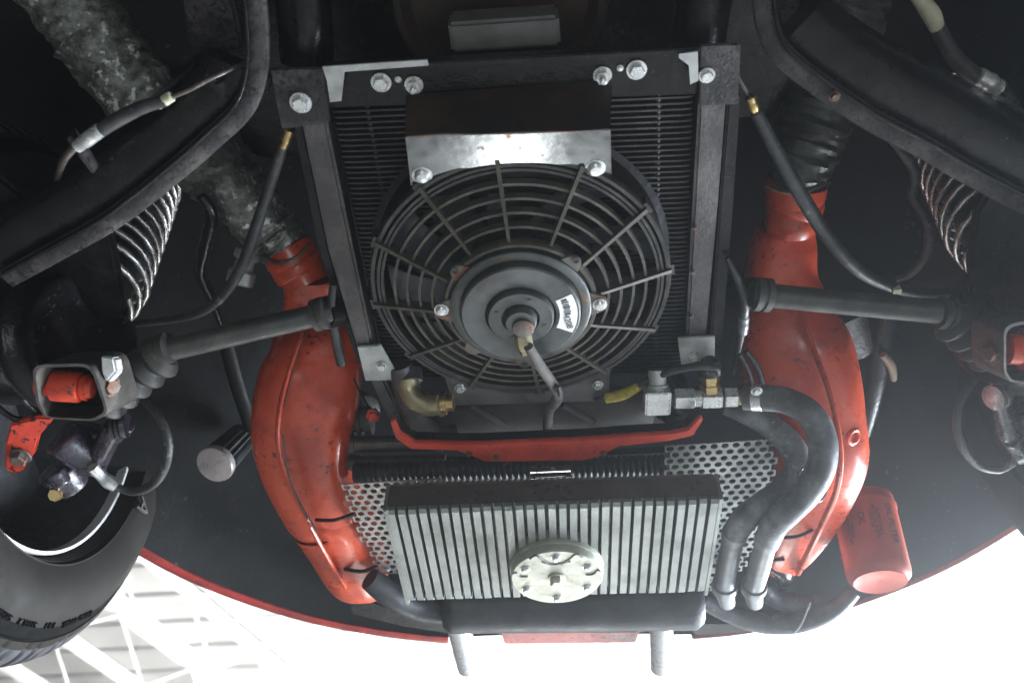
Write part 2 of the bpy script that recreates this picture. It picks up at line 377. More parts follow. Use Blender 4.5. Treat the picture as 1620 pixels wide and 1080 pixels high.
# ---- body: dark underside bowl with the red rear edge
lip_px = [(-330, 480, .80), (-200, 600, .79), (-80, 680, .78), (60, 765, .77), (140, 812, .765), (215, 858, .76), (300, 905, .76), (400, 945, .76), (500, 975, .76), (600, 994, .76), (710, 1006, .76),
          (800, 1004, .765), (900, 1002, .765), (1000, 1002, .765), (1095, 1003, .765), (1180, 995, .765), (1270, 977, .765), (1350, 952, .765), (1440, 918, .765), (1520, 880, .765), (1600, 832, .765), (1680, 780, .77), (1790, 690, .78), (1900, 590, .79), (2020, 470, .80)]
lip0 = [P(*p) for p in lip_px]; lip = []
for i in range(len(lip0)-1):
    a, b, c, d = (lip0[max(0, min(len(lip0)-1, k))] for k in (i-1, i, i+1, i+2))
    for t in (0, .34, .67): lip.append(.5*((2*b)+(c-a)*t+(2*a-5*b+4*c-d)*t*t+(3*b-a-3*c+d)*t**3))
lip.append(lip0[-1])
cx = sum(p.x for p in lip)/len(lip)
def bowl(t):       # t 0 at the lip .. 1 at the middle
    return [V(p.x+(cx-p.x)*t, p.y+(.42-p.y)*t, p.z+.34*math.sin(min(1, t*1.25)*math.pi/2)) for p in lip]
g = G(); ts = [0, .03, .08, .16, .28, .45, .65, .85, 1]
rings = [bowl(t) for t in ts]; n = len(lip)
g.v = [p for r in rings for p in r]
g.f = [(i*n+k, i*n+k+1, i*n+n+k+1, i*n+n+k) for i in range(len(ts)-1) for k in range(n-1)]; g.m = [0]*len(g.f)
BODY = part('underbody', g, 'underseal', 'black undersealed inside of the rear bodywork', 60)
g = G(); g.box(V(cx, -.25, 1.13), V(2.2, 0, 0), V(0, .95, 0), V(0, 0, .03)); obj('floor_pan', g, 'underseal', BODY)
def edge_strip(i0, i1, w, hgt):
    rows = []
    for k in range(i0, i1+1):
        p = lip[k]; tn = (lip[min(n-1, k+1)]-lip[max(0, k-1)]).normalized(); o = V(tn.y, -tn.x, 0)
        if (p-V(cx, .5, p.z)).dot(o) < 0: o = -o
        rows.append([p+o*.001+V(0, 0, .012), p+V(0, 0, -.002), p+o*w*.5+V(0, 0, -.006), p+o*w+V(0, 0, -.002), p+o*(w+.012)+V(0, 0, hgt*.4), p+o*(w+.016)+V(0, 0, hgt)])
    g = G(); m_ = 6; g.v = [v for r in rows for v in r]
    g.f = [(i*m_+j, i*m_+j+1, i*m_+m_+j+1, i*m_+m_+j) for i in range(len(rows)-1) for j in range(m_-1)]; g.m = [0]*len(g.f)
    return g
part('bumper', edge_strip(0, 30, .019, .10), 'body_red', 'thin red rear bodywork edge behind the left wheel', 60)
part('bumper', edge_strip(42, 72, .008, .10), 'body_red', 'thin red rear bodywork edge behind the oil filter on the right', 60)

# ---- engine sump with fins
a, b = P(609, 809, .60), P(1140, 791, .60); c, d = P(655, 957, .60), P(1114, 942, .60)
SX = (b-a); SW = SX.length; SX.normalize(); SY = V(-SX.y, SX.x, 0); SL = ((c-a).dot(SY)+(d-b).dot(SY))/2
def S(u, w, z): return a+SX*(SW*u)+SY*(SL*w)+V(0, 0, z-.60)
g = G(); g.prism([S(-.005, .012, .616), S(1.0, .012, .616), S(1.0, .99, .616), S(0, .99, .616)], V(0, 0, .024))
SUMP = part('finned_sump', g, 'alloy_groove', 'grey finned alloy oil sump with a round drain cover', bevel=.002)
g = G(); g.prism([S(0, -.012, .605), S(1.004, -.012, .605), S(1.004, .010, .608), S(0, .010, .608)], V(0, 0, .027)); obj('front_wall', g, 'alloy_dark', SUMP, bevel=.002)  # darker alloy paints in the shade on this forward face
NF = 31; p_ = SW/NF
hw = p_*.335
g = G()
prof = [(-hw, 0), (hw, 0), (hw*1.2, .018), (-hw*1.2, .018)]
fl = SL*.985
vs = [];
for yy, dz in ((0, .003), (.004, 0), (fl-.010, 0), (fl, .006)):
    for x_, z_ in prof: vs.append(V(x_, yy-fl/2, max(z_, dz)))
fs = [(0, 1, 2, 3), (12, 15, 14, 13)]+[(i*4+k, i*4+(k+1) % 4, i*4+4+(k+1) % 4, i*4+4+k) for i in range(3) for k in range(4)]
g.add(vs, fs); FIN = proto('fin', g, 'alloy_fin', 30)
for i in range(NF):
    c_ = S((i+.5)/NF, .5, .60); c_.z += random.uniform(-.0006, .0006)
    inst(FIN, 'fin', frame(c_, V(random.uniform(-.02, .02), 0, 1), SX+SY*random.uniform(-.004, .004)), SUMP)
# closed ends
for u in (0, 1):
    g = G(); g.prism([S(u, -.01, .600)-SX*.002, S(u, 1, .600)-SX*.002, S(u, 1, .600)+SX*.003, S(u, -.01, .600)+SX*.003], V(0, 0, .036)); obj('end_rib', g, 'alloy_fin', SUMP, bevel=.001)
DC = P(881, 914, .585)
g = G(); r_ = pxr(DC, 74)
g.lathe(DC+V(0, 0, .028), DOWN, [(r_*1.02, 0), (r_*1.02, .016), (r_*1.0, .018), (r_*.985, .018), (r_*.985, .026), (r_*.96, .028), (.0001, .028)], 56)
DCO = obj('drain_cover', g, 'drain_alloy', SUMP, 'pale round drain cover with six screws')
for k in range(6):
    a_ = R(90+60*k); q = DC+SX*(math.cos(a_)*r_*.76)+SY*(-math.sin(a_)*r_*.76)
    inst(B_DOME, 'bolt', frame(q, DOWN) @ Matrix.Scale(.62, 4), DCO)
g = G(); g.lathe(DC, DOWN, [(.0105, 0), (.0105, .002)], 24); g.lathe(DC+DOWN*.002, DOWN, [(.0078, 0), (.0078, .007), (.0068, .008)], 6); obj('drain_plug', g, 'drain_alloy', DCO, angle=25)
# engraved scroll lines of the cover, as raised thin beads
sc_ = [[(sg*x, y) for x, y in pts] for sg in (-1, 1) for pts in (((.10, -.50), (.28, -.70), (.42, -.86), (.55, -.74)), ((.62, -.10), (.78, -.12), (.86, -.26), (.93, -.22)))]
sc_.append([(-.3, -.62), (-.05, -.52), (.12, -.56), (.3, -.62)])
for pts in sc_:
    g = G(); g.tube([DC+SX*(r_*x)+SY*(r_*y)+DOWN*.0003 for x, y in pts], .0012, seg=6); obj('scroll_line', g, 'alloy_groove', DCO)

# ---- silencer, tips, licence plate panel
a1, b1 = P(700, 958, .665), P(1112, 952, .665)
mx = (b1-a1).normalized(); r_ = .036
g = G(); g.lathe(a1, mx, [(.001, 0), (r_*.8, .002), (r_*.98, .010), (r_, .016), (r_, .02)]+[(r_, (b1-a1).length-.02), (r_*.98, (b1-a1).length-.01), (r_*.8, (b1-a1).length-.002), (.001, (b1-a1).length)], 40)
MUF = part('silencer', g, 'muffler_black', 'long black silencer behind the finned sump')
g = G(); tubepx(g, [(585, 915, .66, 18), (620, 940, .655, 22), (665, 958, .66, 24), (720, 964, .665, 24)], seg=16); part('exhaust_pipe', g, 'muffler_black', 'black exhaust pipe joining the left end of the silencer')
for x0, x1, lab in ((724, 742, 'bright tailpipe tip at the left under the silencer'), (1046, 1047, 'bright tailpipe tip at the right under the silencer')):
    g = G(); q0, q1 = P(x0, 985, .70), P(x1, 1056, .675); ax = (q1-q0); L_ = ax.length; r_ = pxr(q1, 18)
    g.lathe(q0, ax, [(r_*.92, 0), (r_, .004), (r_, L_), (r_*.9, L_+.001), (r_*.88, L_-.05)], 28, caps=False)
    part('tailpipe', g, 'tip_steel', lab)
g = G(); g.prism(poly([(792, 1000), (1012, 998), (1006, 1017), (798, 1019)], .70), V(0, 0, .012)); part('valance_panel', g, 'body_red', 'short dull red valance panel under the silencer', bevel=.002)
g = G(); g.prism(poly([(775, 994), (1030, 992), (1010, 1004), (790, 1006)], .735), V(0, 0, .02)); part('valance_bracket', g, 'black_paint', 'black bracket above the red valance panel', bevel=.002)
g = G(); g.prism(poly([(552, 935), (640, 972), (705, 985), (712, 1003), (640, 992), (556, 972)], .735), V(0, 0, .03)); part('valance_bracket', g, 'black_paint', 'black curved bracket left of the silencer', bevel=.003)
g = G(); g.prism(poly([(1085, 985), (1180, 985), (1262, 970), (1190, 1000), (1100, 1006)], .735), V(0, 0, .02)); part('valance_bracket', g, 'black_paint', 'black curved bracket right of the silencer', bevel=.003)

# ---- perforated shields
def perforated(px, z, m, label, pitch, rr):
    pts = poly(px, z); ins = lambda q: sum(((pts[i].y > q.y) != (pts[i-1].y > q.y)) and (q.x < (pts[i-1].x-pts[i].x)*(q.y-pts[i].y)/(pts[i-1].y-pts[i].y)+pts[i].x) for i in range(len(pts))) % 2
    x0 = min(p.x for p in pts); x1 = max(p.x for p in pts); y0 = min(p.y for p in pts); y1 = max(p.y for p in pts)
    g = G(); row = 0; py = pitch*.87; y = y0
    NH = 12; th = .0016
    while y < y1:
        x = x0+(pitch/2 if row % 2 else 0)
        while x < x1:
            if ins(V(x, y, z)):
                hole = [V(x+rr*math.cos(2*math.pi*(k+.5)/NH), y+rr*math.sin(2*math.pi*(k+.5)/NH), z) for k in range(NH)]
                rect = []
                for k in range(NH):
                    a_ = 2*math.pi*(k+.5)/NH; cc, ss = math.cos(a_), math.sin(a_); s_ = min(pitch/2/max(abs(cc), 1e-6), py/2/max(abs(ss), 1e-6))
                    rect.append(V(x+cc*s_, y+ss*s_, z))
                # corners
                vs = hole+rect+[h+V(0, 0, th) for h in hole]+[h+V(0, 0, th) for h in rect]; fs = []
                for k in range(NH):
                    l = (k+1) % NH
                    fs += [(k, NH+k, NH+l, l), (k, l, 2*NH+l, 2*NH+k), (2*NH+k, 2*NH+l, 3*NH+l, 3*NH+k)]
                cs = [V(x+sx*pitch/2, y+sy*py/2, z) for sx, sy in ((1, 1), (-1, 1), (-1, -1), (1, -1))]
                o = len(vs); vs += cs
                for q, (k, l) in enumerate(((1, 1), (4, 4), (7, 7), (10, 10))):
                    # nearest pair of rect points round each corner
                    best = sorted(range(NH), key=lambda t: (rect[t]-cs[q]).length)[:2]
                    fs.append((NH+best[0], o+q, NH+best[1]))
                g.add(vs, fs)
            x += pitch
        y += py; row += 1
    return part('perforated_shield', g, m, label, 20)
perforated([(538, 762), (700, 754), (700, 905), (640, 912), (600, 905), (560, 820)], .672, 'perf_alloy', 'bright perforated metal shield left of the finned sump', .0118, .0041)
PS = perforated([(1052, 702), (1222, 690), (1222, 785), (1195, 860), (1170, 905), (1110, 945), (1105, 780), (1060, 760)], .690, 'perf_grey', 'grey perforated metal shield right of the finned sump', .0125, .0043)

# ---- heat shrouds (heater ducts)
def duct(px, z, m, label, flat=(1, .8)):
    g = G(); Q = [P(x, y, zz) for x, y, r, zz in px]; g.tube(Q, [pxr(q, p[2]) for q, p in zip(Q, px)], seg=40, sub=8, flat=flat, upv=(0, -.25, 1), sq=.72)
    return part('heat_shroud', g, m, label, 70)
LS = duct([(488, 440, 40, .845), (492, 480, 42, .835), (500, 525, 62, .815), (499, 570, 73, .79), (487, 620, 81, .765), (478, 680, 78, .74), (485, 740, 69, .72), (512, 803, 63, .71), (520, 815, 59, .71), (526, 820, 64, .71), (543, 858, 57, .71), (561, 900, 50, .71), (572, 922, 42, .712), (577, 934, 26, .714)], 0, 'red_paint', 'red heat exchanger shroud left of the engine, scuffed and oily')
def seam(px, r, parent, m='red_paint', name='seam'):
    g = G(); tubepx(g, [(x, y, z, r) for x, y, z in px], seg=8, flat=(1, 1.6)); return obj(name, g, m, parent)
seam([(478, 525, .762), (456, 590, .725), (442, 650, .690), (441, 710, .668), (460, 770, .655), (490, 830, .655), (520, 885, .660), (545, 925, .675)], 4, LS)
g = G(); tubepx(g, [(500, 822, .662, 3), (530, 822, .650, 3), (560, 812, .660, 3)], seg=6); obj('spot_bead', g, 'dark_sheet', LS); g = G(); tubepx(g, [(545, 900, .672, 3), (575, 903, .664, 3), (600, 892, .675, 3)], seg=6); obj('spot_bead', g, 'dark_sheet', LS)
for x, y in ((574, 818), (612, 898)):
    bolt(x, y, .69, LS, B_ZINC, s=.7)
seam([(448, 690, .662), (456, 750, .652), (474, 795, .648), (500, 838, .650)], 1.3, LS, 'dark_print', 'dark_seam_line')  # thin dark line laid beside the seam
seam([(484, 522, .760), (462, 588, .722), (449, 645, .687)], 1.0, LS, 'dark_print', 'dark_seam_line')
RS = duct([(1250, 352, 40, .86), (1240, 385, 50, .855), (1235, 440, 56, .84), (1243, 495, 72, .82), (1255, 550, 87, .795), (1276, 610, 83, .765), (1290, 665, 75, .74), (1298, 720, 70, .715), (1288, 770, 62, .71), (1268, 820, 54, .71), (1245, 870, 40, .712), (1235, 895, 26, .715)], 0, 'red_paint', 'red heat exchanger shroud right of the engine, behind the two oil hoses')
seam([(1262, 480, .780), (1290, 560, .728), (1312, 620, .690), (1326, 680, .662), (1330, 730, .648), (1322, 780, .648), (1300, 830, .652), (1278, 875, .665), (1262, 905, .685)], 4, RS)
g = G(); tubepx(g, [(1235, 850, .672, 3), (1262, 848, .662, 3), (1285, 838, .672, 3)], seg=6); obj('spot_bead', g, 'dark_sheet', RS); g = G(); tubepx(g, [(1215, 886, .69, 3), (1240, 884, .68, 3)], seg=6); obj('spot_bead', g, 'dark_sheet', RS)
g = G(); g.torus(P(1350, 690, .672), V(.5, -.3, -.8), .008, .0028, 20); obj('tab', g, 'red_paint', RS)
def cuff(px, label, m='red_bushing'):
    g = G(); Q = [P(x, y, z) for x, y, r, z in px]; rr = [pxr(q, p[2]) for q, p in zip(Q, px)]; g.tube(Q, rr, seg=24, sub=5); return part('duct_cuff', g, m, label, 60)
c1 = cuff([(452, 392, 40, .822), (462, 408, 43, .817), (464, 412, 41, .816), (474, 428, 42, .81), (478, 434, 38, .808), (486, 450, 39, .802)], 'red cuff joining the foil duct to the left shroud', 'red_paint')
g = G(); tubepx(g, [(415, 405, .800, 4), (440, 415, .778, 4), (468, 408, .772, 4), (490, 385, .79, 4)], seg=8); obj('clamp', g, 'rusty_steel', c1)
c2 = cuff([(1262, 288, 47, .842), (1258, 305, 48, .84), (1257, 312, 45, .84), (1256, 328, 46, .836), (1254, 334, 41, .835), (1252, 350, 42, .832), (1251, 365, 38, .83)], 'red cuff joining the olive duct to the right shroud', 'red_paint')
g = G(); tubepx(g, [(1213, 292, .81, 5), (1240, 303, .79, 5), (1272, 303, .79, 5), (1304, 290, .81, 5)], seg=8, flat=(1, .5)); obj('clamp', g, 'grey_sheet', c2)
def crinkle(px, m, label, amp=.06):
    g = G(); Q = [P(x, y, z) for x, y, r, z in px]; rr = [pxr(q, p[2]) for q, p in zip(Q, px)]; g.tube(Q, rr, seg=40, sub=14)
    cen = g.v[:]
    rnd = random.Random(3)
    N = len(g.v)//40
    ph = [rnd.uniform(0, 6.28) for _ in range(8)]
    for i in range(N):
        ring = g.v[i*40:(i+1)*40]; c_ = sum(ring, Vector())/40; rf = 1+rnd.uniform(-.035, .035)
        for k in range(40):
            a_ = 2*math.pi*k/40
            f_ = 1+amp*(math.sin(i*.9+math.sin(a_*2+ph[0])*2.2+ph[1])*.6+math.sin(i*.37+a_*3+ph[2])*.5+math.sin(i*1.7-a_*2+ph[3])*.35)
            g.v[i*40+k] = c_+(g.v[i*40+k]-c_)*f_*(1+(rf-1)*(.6+.6*math.sin(a_+i*.21)))
    for i in range(N):
        for k in range(40):
            q = i*40+k; g.v[q] = g.v[q]+V(rnd.uniform(-1, 1), rnd.uniform(-1, 1), rnd.uniform(-1, 1))*.0007
    return part('heater_duct', g, m, label, 40)
crinkle([(60, -60, 66, .93), (130, 30, 64, .91), (195, 120, 60, .89), (275, 205, 57, .87), (355, 285, 53, .85), (420, 355, 46, .835), (450, 392, 42, .825)], 'foil_duct', 'crumpled silver foil heater duct running up to the left')
crinkle([(1345, -10, 60, .92), (1330, 60, 62, .90), (1305, 140, 62, .885), (1285, 205, 57, .865), (1270, 255, 50, .85), (1262, 292, 44, .842)], 'olive_duct', 'wrinkled olive heater duct at the upper right')
# ---- cooler frame
def rail(px, ext_px, label):
    o = plate('frame_rail', px, .738, .030, 'rail_steel', CAR, label, bevel=.003)
    obj('rail_lip', G().prism(poly(ext_px, .748), V(0, 0, .03)), 'black_paint', o, bevel=.002)
    return o
RL = rail([(476, 190), (516, 188), (545, 330), (596, 575), (650, 690), (628, 692), (572, 575), (520, 400)], [(462, 190), (478, 190), (522, 400), (574, 577), (566, 577), (505, 400)], 'grey steel rail on the left of the oil cooler')
RR = rail([(1106, 150), (1150, 150), (1136, 330), (1116, 545), (1085, 545), (1096, 330)], [(1152, 150), (1172, 150), (1160, 330), (1140, 570), (1122, 570), (1138, 330)], 'grey steel rail on the right of the oil cooler')
for x, y in ((1093, 500), (1096, 430), (1099, 360)): bolt(x, y, .738, RR, B_DARK, s=.45)
def corner(px, bx, by, label, m='arm_paint', s=1.0):
    o = plate('corner_plate', px, .7335, .0042, m, CAR, label, .001); bolt(bx, by, .733, o, B_ZINC, s=s, spin=.3); return o
corner([(427, 110), (512, 108), (522, 192), (518, 196), (446, 205), (440, 180)], 476, 162, 'dark corner plate with a bright bolt at the upper left of the cooler', s=1.25)
corner([(1108, 72), (1172, 70), (1168, 166), (1106, 168)], 1118, 119, 'dark corner plate with a bolt at the upper right of the cooler', s=.9)
corner([(565, 549), (602, 546), (632, 598), (622, 602), (578, 603)], 604, 578, 'pale lower bracket on the left rail beside the fan', 'zinc_plate', .8)
corner([(1072, 535), (1131, 532), (1131, 568), (1078, 578)], 1098, 563, 'pale lower bracket on the right rail beside the fan', 'zinc_plate', .8)
# top cross bar with its strip, gasket pieces, studs
TB = plate('top_bar', [(516, 112), (1106, 80), (1112, 150), (524, 172)], .742, .02, 'black_gloss', CAR, 'glossy black cross bar above the fan', .002)
obj('top_edge', G().prism(poly([(512, 108), (680, 99), (1108, 76), (1108, 84), (680, 108), (514, 116)], .730), V(0, 0, .012)), 'black_paint', TB, bevel=.001)
obj('gasket', G().prism(poly([(510, 106), (676, 95), (678, 104), (545, 114), (540, 160), (522, 162), (517, 128)], .7275), V(0, 0, .002)), 'white_gasket', TB)
obj('gasket', G().prism(poly([(1074, 86), (1104, 82), (1105, 128), (1092, 134), (1090, 104), (1074, 92)], .7275), V(0, 0, .002)), 'white_gasket', TB)
bolt(603, 130, .741, TB, B_ZINC, s=1.15); bolt(1007, 110, .741, TB, B_ZINC, s=1.15)
bolt(655, 134, .741, TB, B_STUD, s=1.25, name='stud'); bolt(953, 119, .741, TB, B_STUD, s=1.25, name='stud')
bolt(630, 126, .741, TB, B_DOME, s=.4); bolt(981, 108, .741, TB, B_DOME, s=.4)
# things above the bar: two tubes, belly plate, alloy mount
for px, lab in (([(474, -40, .80, 44), (482, 30, .79, 43), (486, 96, .785, 42)], 'black round frame tube at the upper left'), ([(1122, -40, .80, 44), (1113, 10, .795, 43), (1106, 64, .79, 42)], 'black round frame tube at the upper right')):
    g = G(); tubepx(g, px, seg=28); part('frame_tube', g, 'black_gloss', lab)
g = G(); g.lathe(P(790, -5, .80), DOWN, [(.098, -.02), (.098, 0), (.094, .006), (.088, .006), (.080, -.004), (.0001, -.008)], 48); 
part('belly_cover', g, 'dark_sheet', 'dark round cover with a rusty rim at the top edge')
g = G(); g.prism(poly([(708, 38), (884, 26), (888, 74), (714, 86)], .765), V(0, 0, .03)); part('mount_block', g, 'grey_sheet', 'dull grey alloy mounting block above the cross bar', bevel=.003)
g = G(); g.box(P(800, 40, .90), V(.30, 0, 0), V(0, .12, 0), V(0, 0, .02)); part('gearbox_cover', g, 'black_gloss', bevel=.006)
# ---- oil cooler with its fins
tl, tr, bl, br = P(521, 166, .752), P(1101, 141, .752), P(612, 602, .752), P(1086, 592, .752)
g = G(); g.prism([tl, tr, br, bl], V(0, 0, .003)); g.v = [v+V(0, 0, .026) for v in g.v]
COOL = part('oil_cooler', g, 'black_gloss', 'black finned oil cooler behind the round fan')
NC = 60
for i in range(NC):
    t = (i+.3)/NC; l_, r_ = tl.lerp(bl, t), tr.lerp(br, t)
    g = G(); ex = (r_-l_)/2; L_ = ex.length; u = ex.normalized(); m_ = (l_+r_)/2; yy = V(-u.y, u.x, 0)
    pts = []
    for s_, z_ in ((-1, .006), (-.985, .001), (-.93, 0), (.93, 0), (.985, .001), (1, .006)): pts.append(m_+u*(s_*L_)+V(0, 0, z_))
    vs = []
    for p in pts: vs += [p-yy*.0010, p+yy*.0010, p+yy*.0007+V(0, 0, .022), p-yy*.0007+V(0, 0, .022)]
    fs = [(0, 3, 2, 1), (20, 21, 22, 23)]+[(k*4+j, k*4+(j+1) % 4, k*4+4+(j+1) % 4, k*4+4+j) for k in range(5) for j in range(4)]
    g.add(vs, fs); obj('fin', g, 'fin_black', COOL, angle=30)
for f_ in (.10, .90):
    g = G(); g.tube([tl.lerp(tr, f_)+V(0, 0, .004), bl.lerp(br, f_)+V(0, 0, .004)], .0028, seg=8); obj('core_tube', g, 'fin_black', COOL)
# ---- cooling fan
FC = P(823, 437, .72); FX, FY = V(1, 0, 0), V(0, 1, 0)
C0 = V(FC.x, FC.y, 0)
g = G(); g.lathe(C0, V(0, 0, 1), [(.1420, .7060), (.1440, .7010), (.1475, .7010), (.1490, .7035), (.1490, .7090), (.1470, .7120), (.1440, .7120), (.1420, .7100), (.1420, .7060)], 72, caps=False)
FAN = part('cooling_fan', g, 'fan_plastic', 'round black electric cooling fan with a dusty grille')
rings_ = [(.1400, .6995), (.1360, .6985), (.1235, .6945), (.1110, .6905), (.0985, .6865), (.0860, .6820)]
for rr, zz in rings_:
    g = G(); g.lathe(C0, V(0, 0, 1), [(rr-.0014, zz), (rr+.0014, zz), (rr+.0011, zz+.009), (rr-.0011, zz+.009), (rr-.0014, zz)], 72, caps=False); obj('grille_ring', g, 'fan_plastic' if rr > .13 else 'grille_dust', FAN)
def rib(a_):
    g = G(); d = V(math.cos(a_), math.sin(a_), 0); s_ = V(-d.y, d.x, 0)
    vs = []
    for r_, z_, w in ((.1490, .6995, .0019), (.130, .6935, .0018), (.110, .6870, .0017), (.090, .6805, .0016), (.072, .6750, .0016)):
        for ss, dz in ((-1, 0), (1, 0), (.8, .013), (-.8, .013)): vs.append(C0+d*r_+s_*(w*ss)+V(0, 0, z_+dz))
    fs = [(0, 3, 2, 1), (16, 17, 18, 19)]+[(k*4+j, k*4+(j+1) % 4, k*4+4+(j+1) % 4, k*4+4+j) for k in range(4) for j in range(4)]
    return g.add(vs, fs)
for k in range(12):
    a_ = R(-93+30*k); obj('grille_rib', rib(a_), 'grille_dust', FAN, angle=30)
    g = G(); d = V(math.cos(a_), math.sin(a_), 0); g.box(C0+d*.1495+V(0, 0, .708), d*.0025, V(-d.y, d.x, 0)*.006, V(0, 0, .006)); obj('clip', g, 'fan_plastic', FAN)
g = G(); g.lathe(C0, V(0, 0, 1), [(.1440, .708), (.1425, .716), (.1410, .735), (.146, .750), (.153, .752), (.153, .754), (.1445, .7525), (.1395, .737), (.1405, .716), (.1420, .708)], 64, caps=False); obj('shroud_ring', g, 'black_paint', FAN)
# blades
g = G(); nr, na = 7, 5
for i in range(nr):
    r_ = .050+(.136-.050)*i/(nr-1)
    for j in range(na):
        s_ = j/(na-1)-.5; sweep = .42*((r_-.05)/.086)**1.3
        a_ = sweep+s_*(.46-.08*i/(nr-1)); zz = .733+s_*(.024-.006*i/(nr-1))+.004*(1-4*s_*s_)
        g.v.append(V(r_*math.cos(a_), r_*math.sin(a_), zz))
for i in range(nr-1):
    for j in range(na-1): g.f.append((i*na+j, i*na+j+1, i*na+na+j+1, i*na+na+j))
g.m = [0]*len(g.f)
o_ = len(g.v); up = [v+V(0, 0, .002) for v in g.v]; fs0 = g.f[:]
g.v += up; g.f += [tuple(reversed([k+o_ for k in f])) for f in fs0]; g.m = [0]*len(g.f)
BL = proto('fan_blade', g, 'blade_plastic', 60)
for k in range(10): inst(BL, 'fan_blade', Matrix.Translation(C0) @ Matrix.Rotation(2*math.pi*k/10+.1, 4, 'Z'), FAN)
g = G(); g.lathe(C0, V(0, 0, 1), [(.0001, .715), (.054, .715), (.056, .72), (.056, .75), (.0001, .752)], 40, caps=False); obj('fan_hub', g, 'fan_plastic', FAN)
# motor
g = G()
g.lathe(C0, DOWN, [(.0735, -.684), (.0745, -.680), (.0745, -.6735), (.0735, -.672), (.0705, -.672), (.0700, -.676), (.066, -.676), (.066, -.684)], 64, caps=False); obj('motor_rim', g, 'grille_dust', FAN)
g = G()
for ang in (92, 182, 2, 222, 317, 137):
    d = V(math.cos(R(ang)), math.sin(R(ang)), 0); big = ang in (182, 2)
    w = .0125 if big else .0095; rr = .0765 if big else .0740
    s_ = V(-d.y, d.x, 0); base = C0+V(0, 0, .6705)
    pl = [base+d*.062-s_*w*1.25, base+d*.070-s_*w*1.1]+[base+d*(rr+w*.62*math.sin(R(t)))+s_*(-w*math.cos(R(t))*.8) for t in range(20, 161, 28)]+[base+d*.070+s_*w*1.1, base+d*.062+s_*w*1.25]
    g = G(); g.prism(pl, V(0, 0, .004)); obj('motor_ear', g, 'rusty_steel', FAN, bevel=.0006)
for ang in (184, 2): 
    d = V(math.cos(R(ang)), math.sin(R(ang)), 0); inst(B_DOME, 'bolt', frame(C0+d*.0765+V(0, 0, .6705), DOWN) @ Matrix.Scale(.75, 4), FAN)
for ang in (92, 222, 317):
    d = V(math.cos(R(ang)), math.sin(R(ang)), 0); g = G(); g.lathe(C0+d*.0765+V(0, 0, .670), DOWN, [(.0025, 0), (.0036, .0003), (.0036, .0007), (.0022, .0007), (.0020, -.001), (.0001, -.001)], 14); obj('screw_hole', g, 'dark_print', FAN)
g = G(); g.lathe(C0, DOWN, [(.068, -.674), (.068, -.668), (.0665, -.667), (.0595, -.667), (.0590, -.669), (.0582, -.669), (.0575, -.660), (.0560, -.6585), (.0355, -.6585), (.0340, -.6590), (.0332, -.6635), (.0325, -.664), (.0318, -.655), (.0305, -.6535), (.0185, -.6535), (.0175, -.6545), (.0168, -.6585), (.0160, -.6585), (.0150, -.648), (.0138, -.6465), (.0001, -.6465)], 64, caps=False)
MO = obj('motor', g, 'motor_steel', FAN, 'round grey fan motor with a raised hub and paper sticker')
g = G(); g.lathe(C0+V(.002, .004, .6465), DOWN, [(.0105, 0), (.0105, .003), (.009, .0038), (.0001, .0038)], 20); obj('shaft_cap', g, 'rusty_steel', FAN)
for ang in (25, 115, 205, 295):
    d = V(math.cos(R(ang)), math.sin(R(ang)), 0); g = G(); g.lathe(C0+d*.0245+V(0, 0, .6535), DOWN, [(.0022, 0), (.0018, .0008), (.0001, .0009)], 12); obj('rivet', g, 'motor_steel', FAN)
# sticker with print
g = G(); vs = []
for i in range(9):
    a_ = R(-24+52*i/8)
    for r_ in (.0375, .0545): vs.append(C0+V(math.cos(a_)*r_, math.sin(a_)*r_, .6582))
g.v = vs; g.f = [(2*i, 2*i+1, 2*i+3, 2*i+2) for i in range(8)]; g.m = [0]*8
g2 = G(); g2.v = g.v+[v+V(0, 0, .00025) for v in g.v]; g2.f = g.f+[tuple(reversed([k+18 for k in f])) for f in g.f]; g2.m = [0]*16
obj('sticker', g2, 'sticker', FAN)
for i in range(7):
    a_ = R(-20+3.6*i); g = G(); d = V(math.cos(a_), math.sin(a_), 0); s_ = V(-d.y, d.x, 0)
    g.box(C0+d*.045+V(0, 0, .6580), d*(.0035 if i % 2 else .0028), s_*(.0006 if i % 3 else .0010), V(0, 0, .0002)); obj('print_bar', g, 'dark_print', FAN)
text('sticker_text', '4208', frame(C0+V(math.cos(R(14))*.046, math.sin(R(14))*.046, .6578), DOWN, V(.2, 1, 0)), .009, 'dark_print', FAN, .0001)
# cable gland and cable
gp = C0+V(.004, -.0, 0)
q0 = P(830, 535, .645); q1 = P(833, 556, .642)
g = G(); ax = V(.10, .92, -.38); g.lathe(P(826, 530, .652), ax, [(.006, -.004), (.0085, 0), (.0088, .006), (.0088, .013), (.0065, .0145), (.0055, .020)], 6); obj('cable_gland', g, 'yellow_zinc', FAN, angle=20)
g = G(); tubepx(g, [(836, 548, .640, 8), (850, 572, .642, 9), (868, 598, .650, 9), (882, 622, .660, 9), (879, 635, .675, 9), (868, 652, .70, 8), (866, 690, .74, 8)], seg=12); cb = obj('cable', g, 'cable_grey', FAN)
g = G(); tubepx(g, [(872, 612, .652, 5), (884, 612, .646, 4), (886, 625, .648, 4)], seg=6); obj('cable_tie', g, 'rubber', FAN)
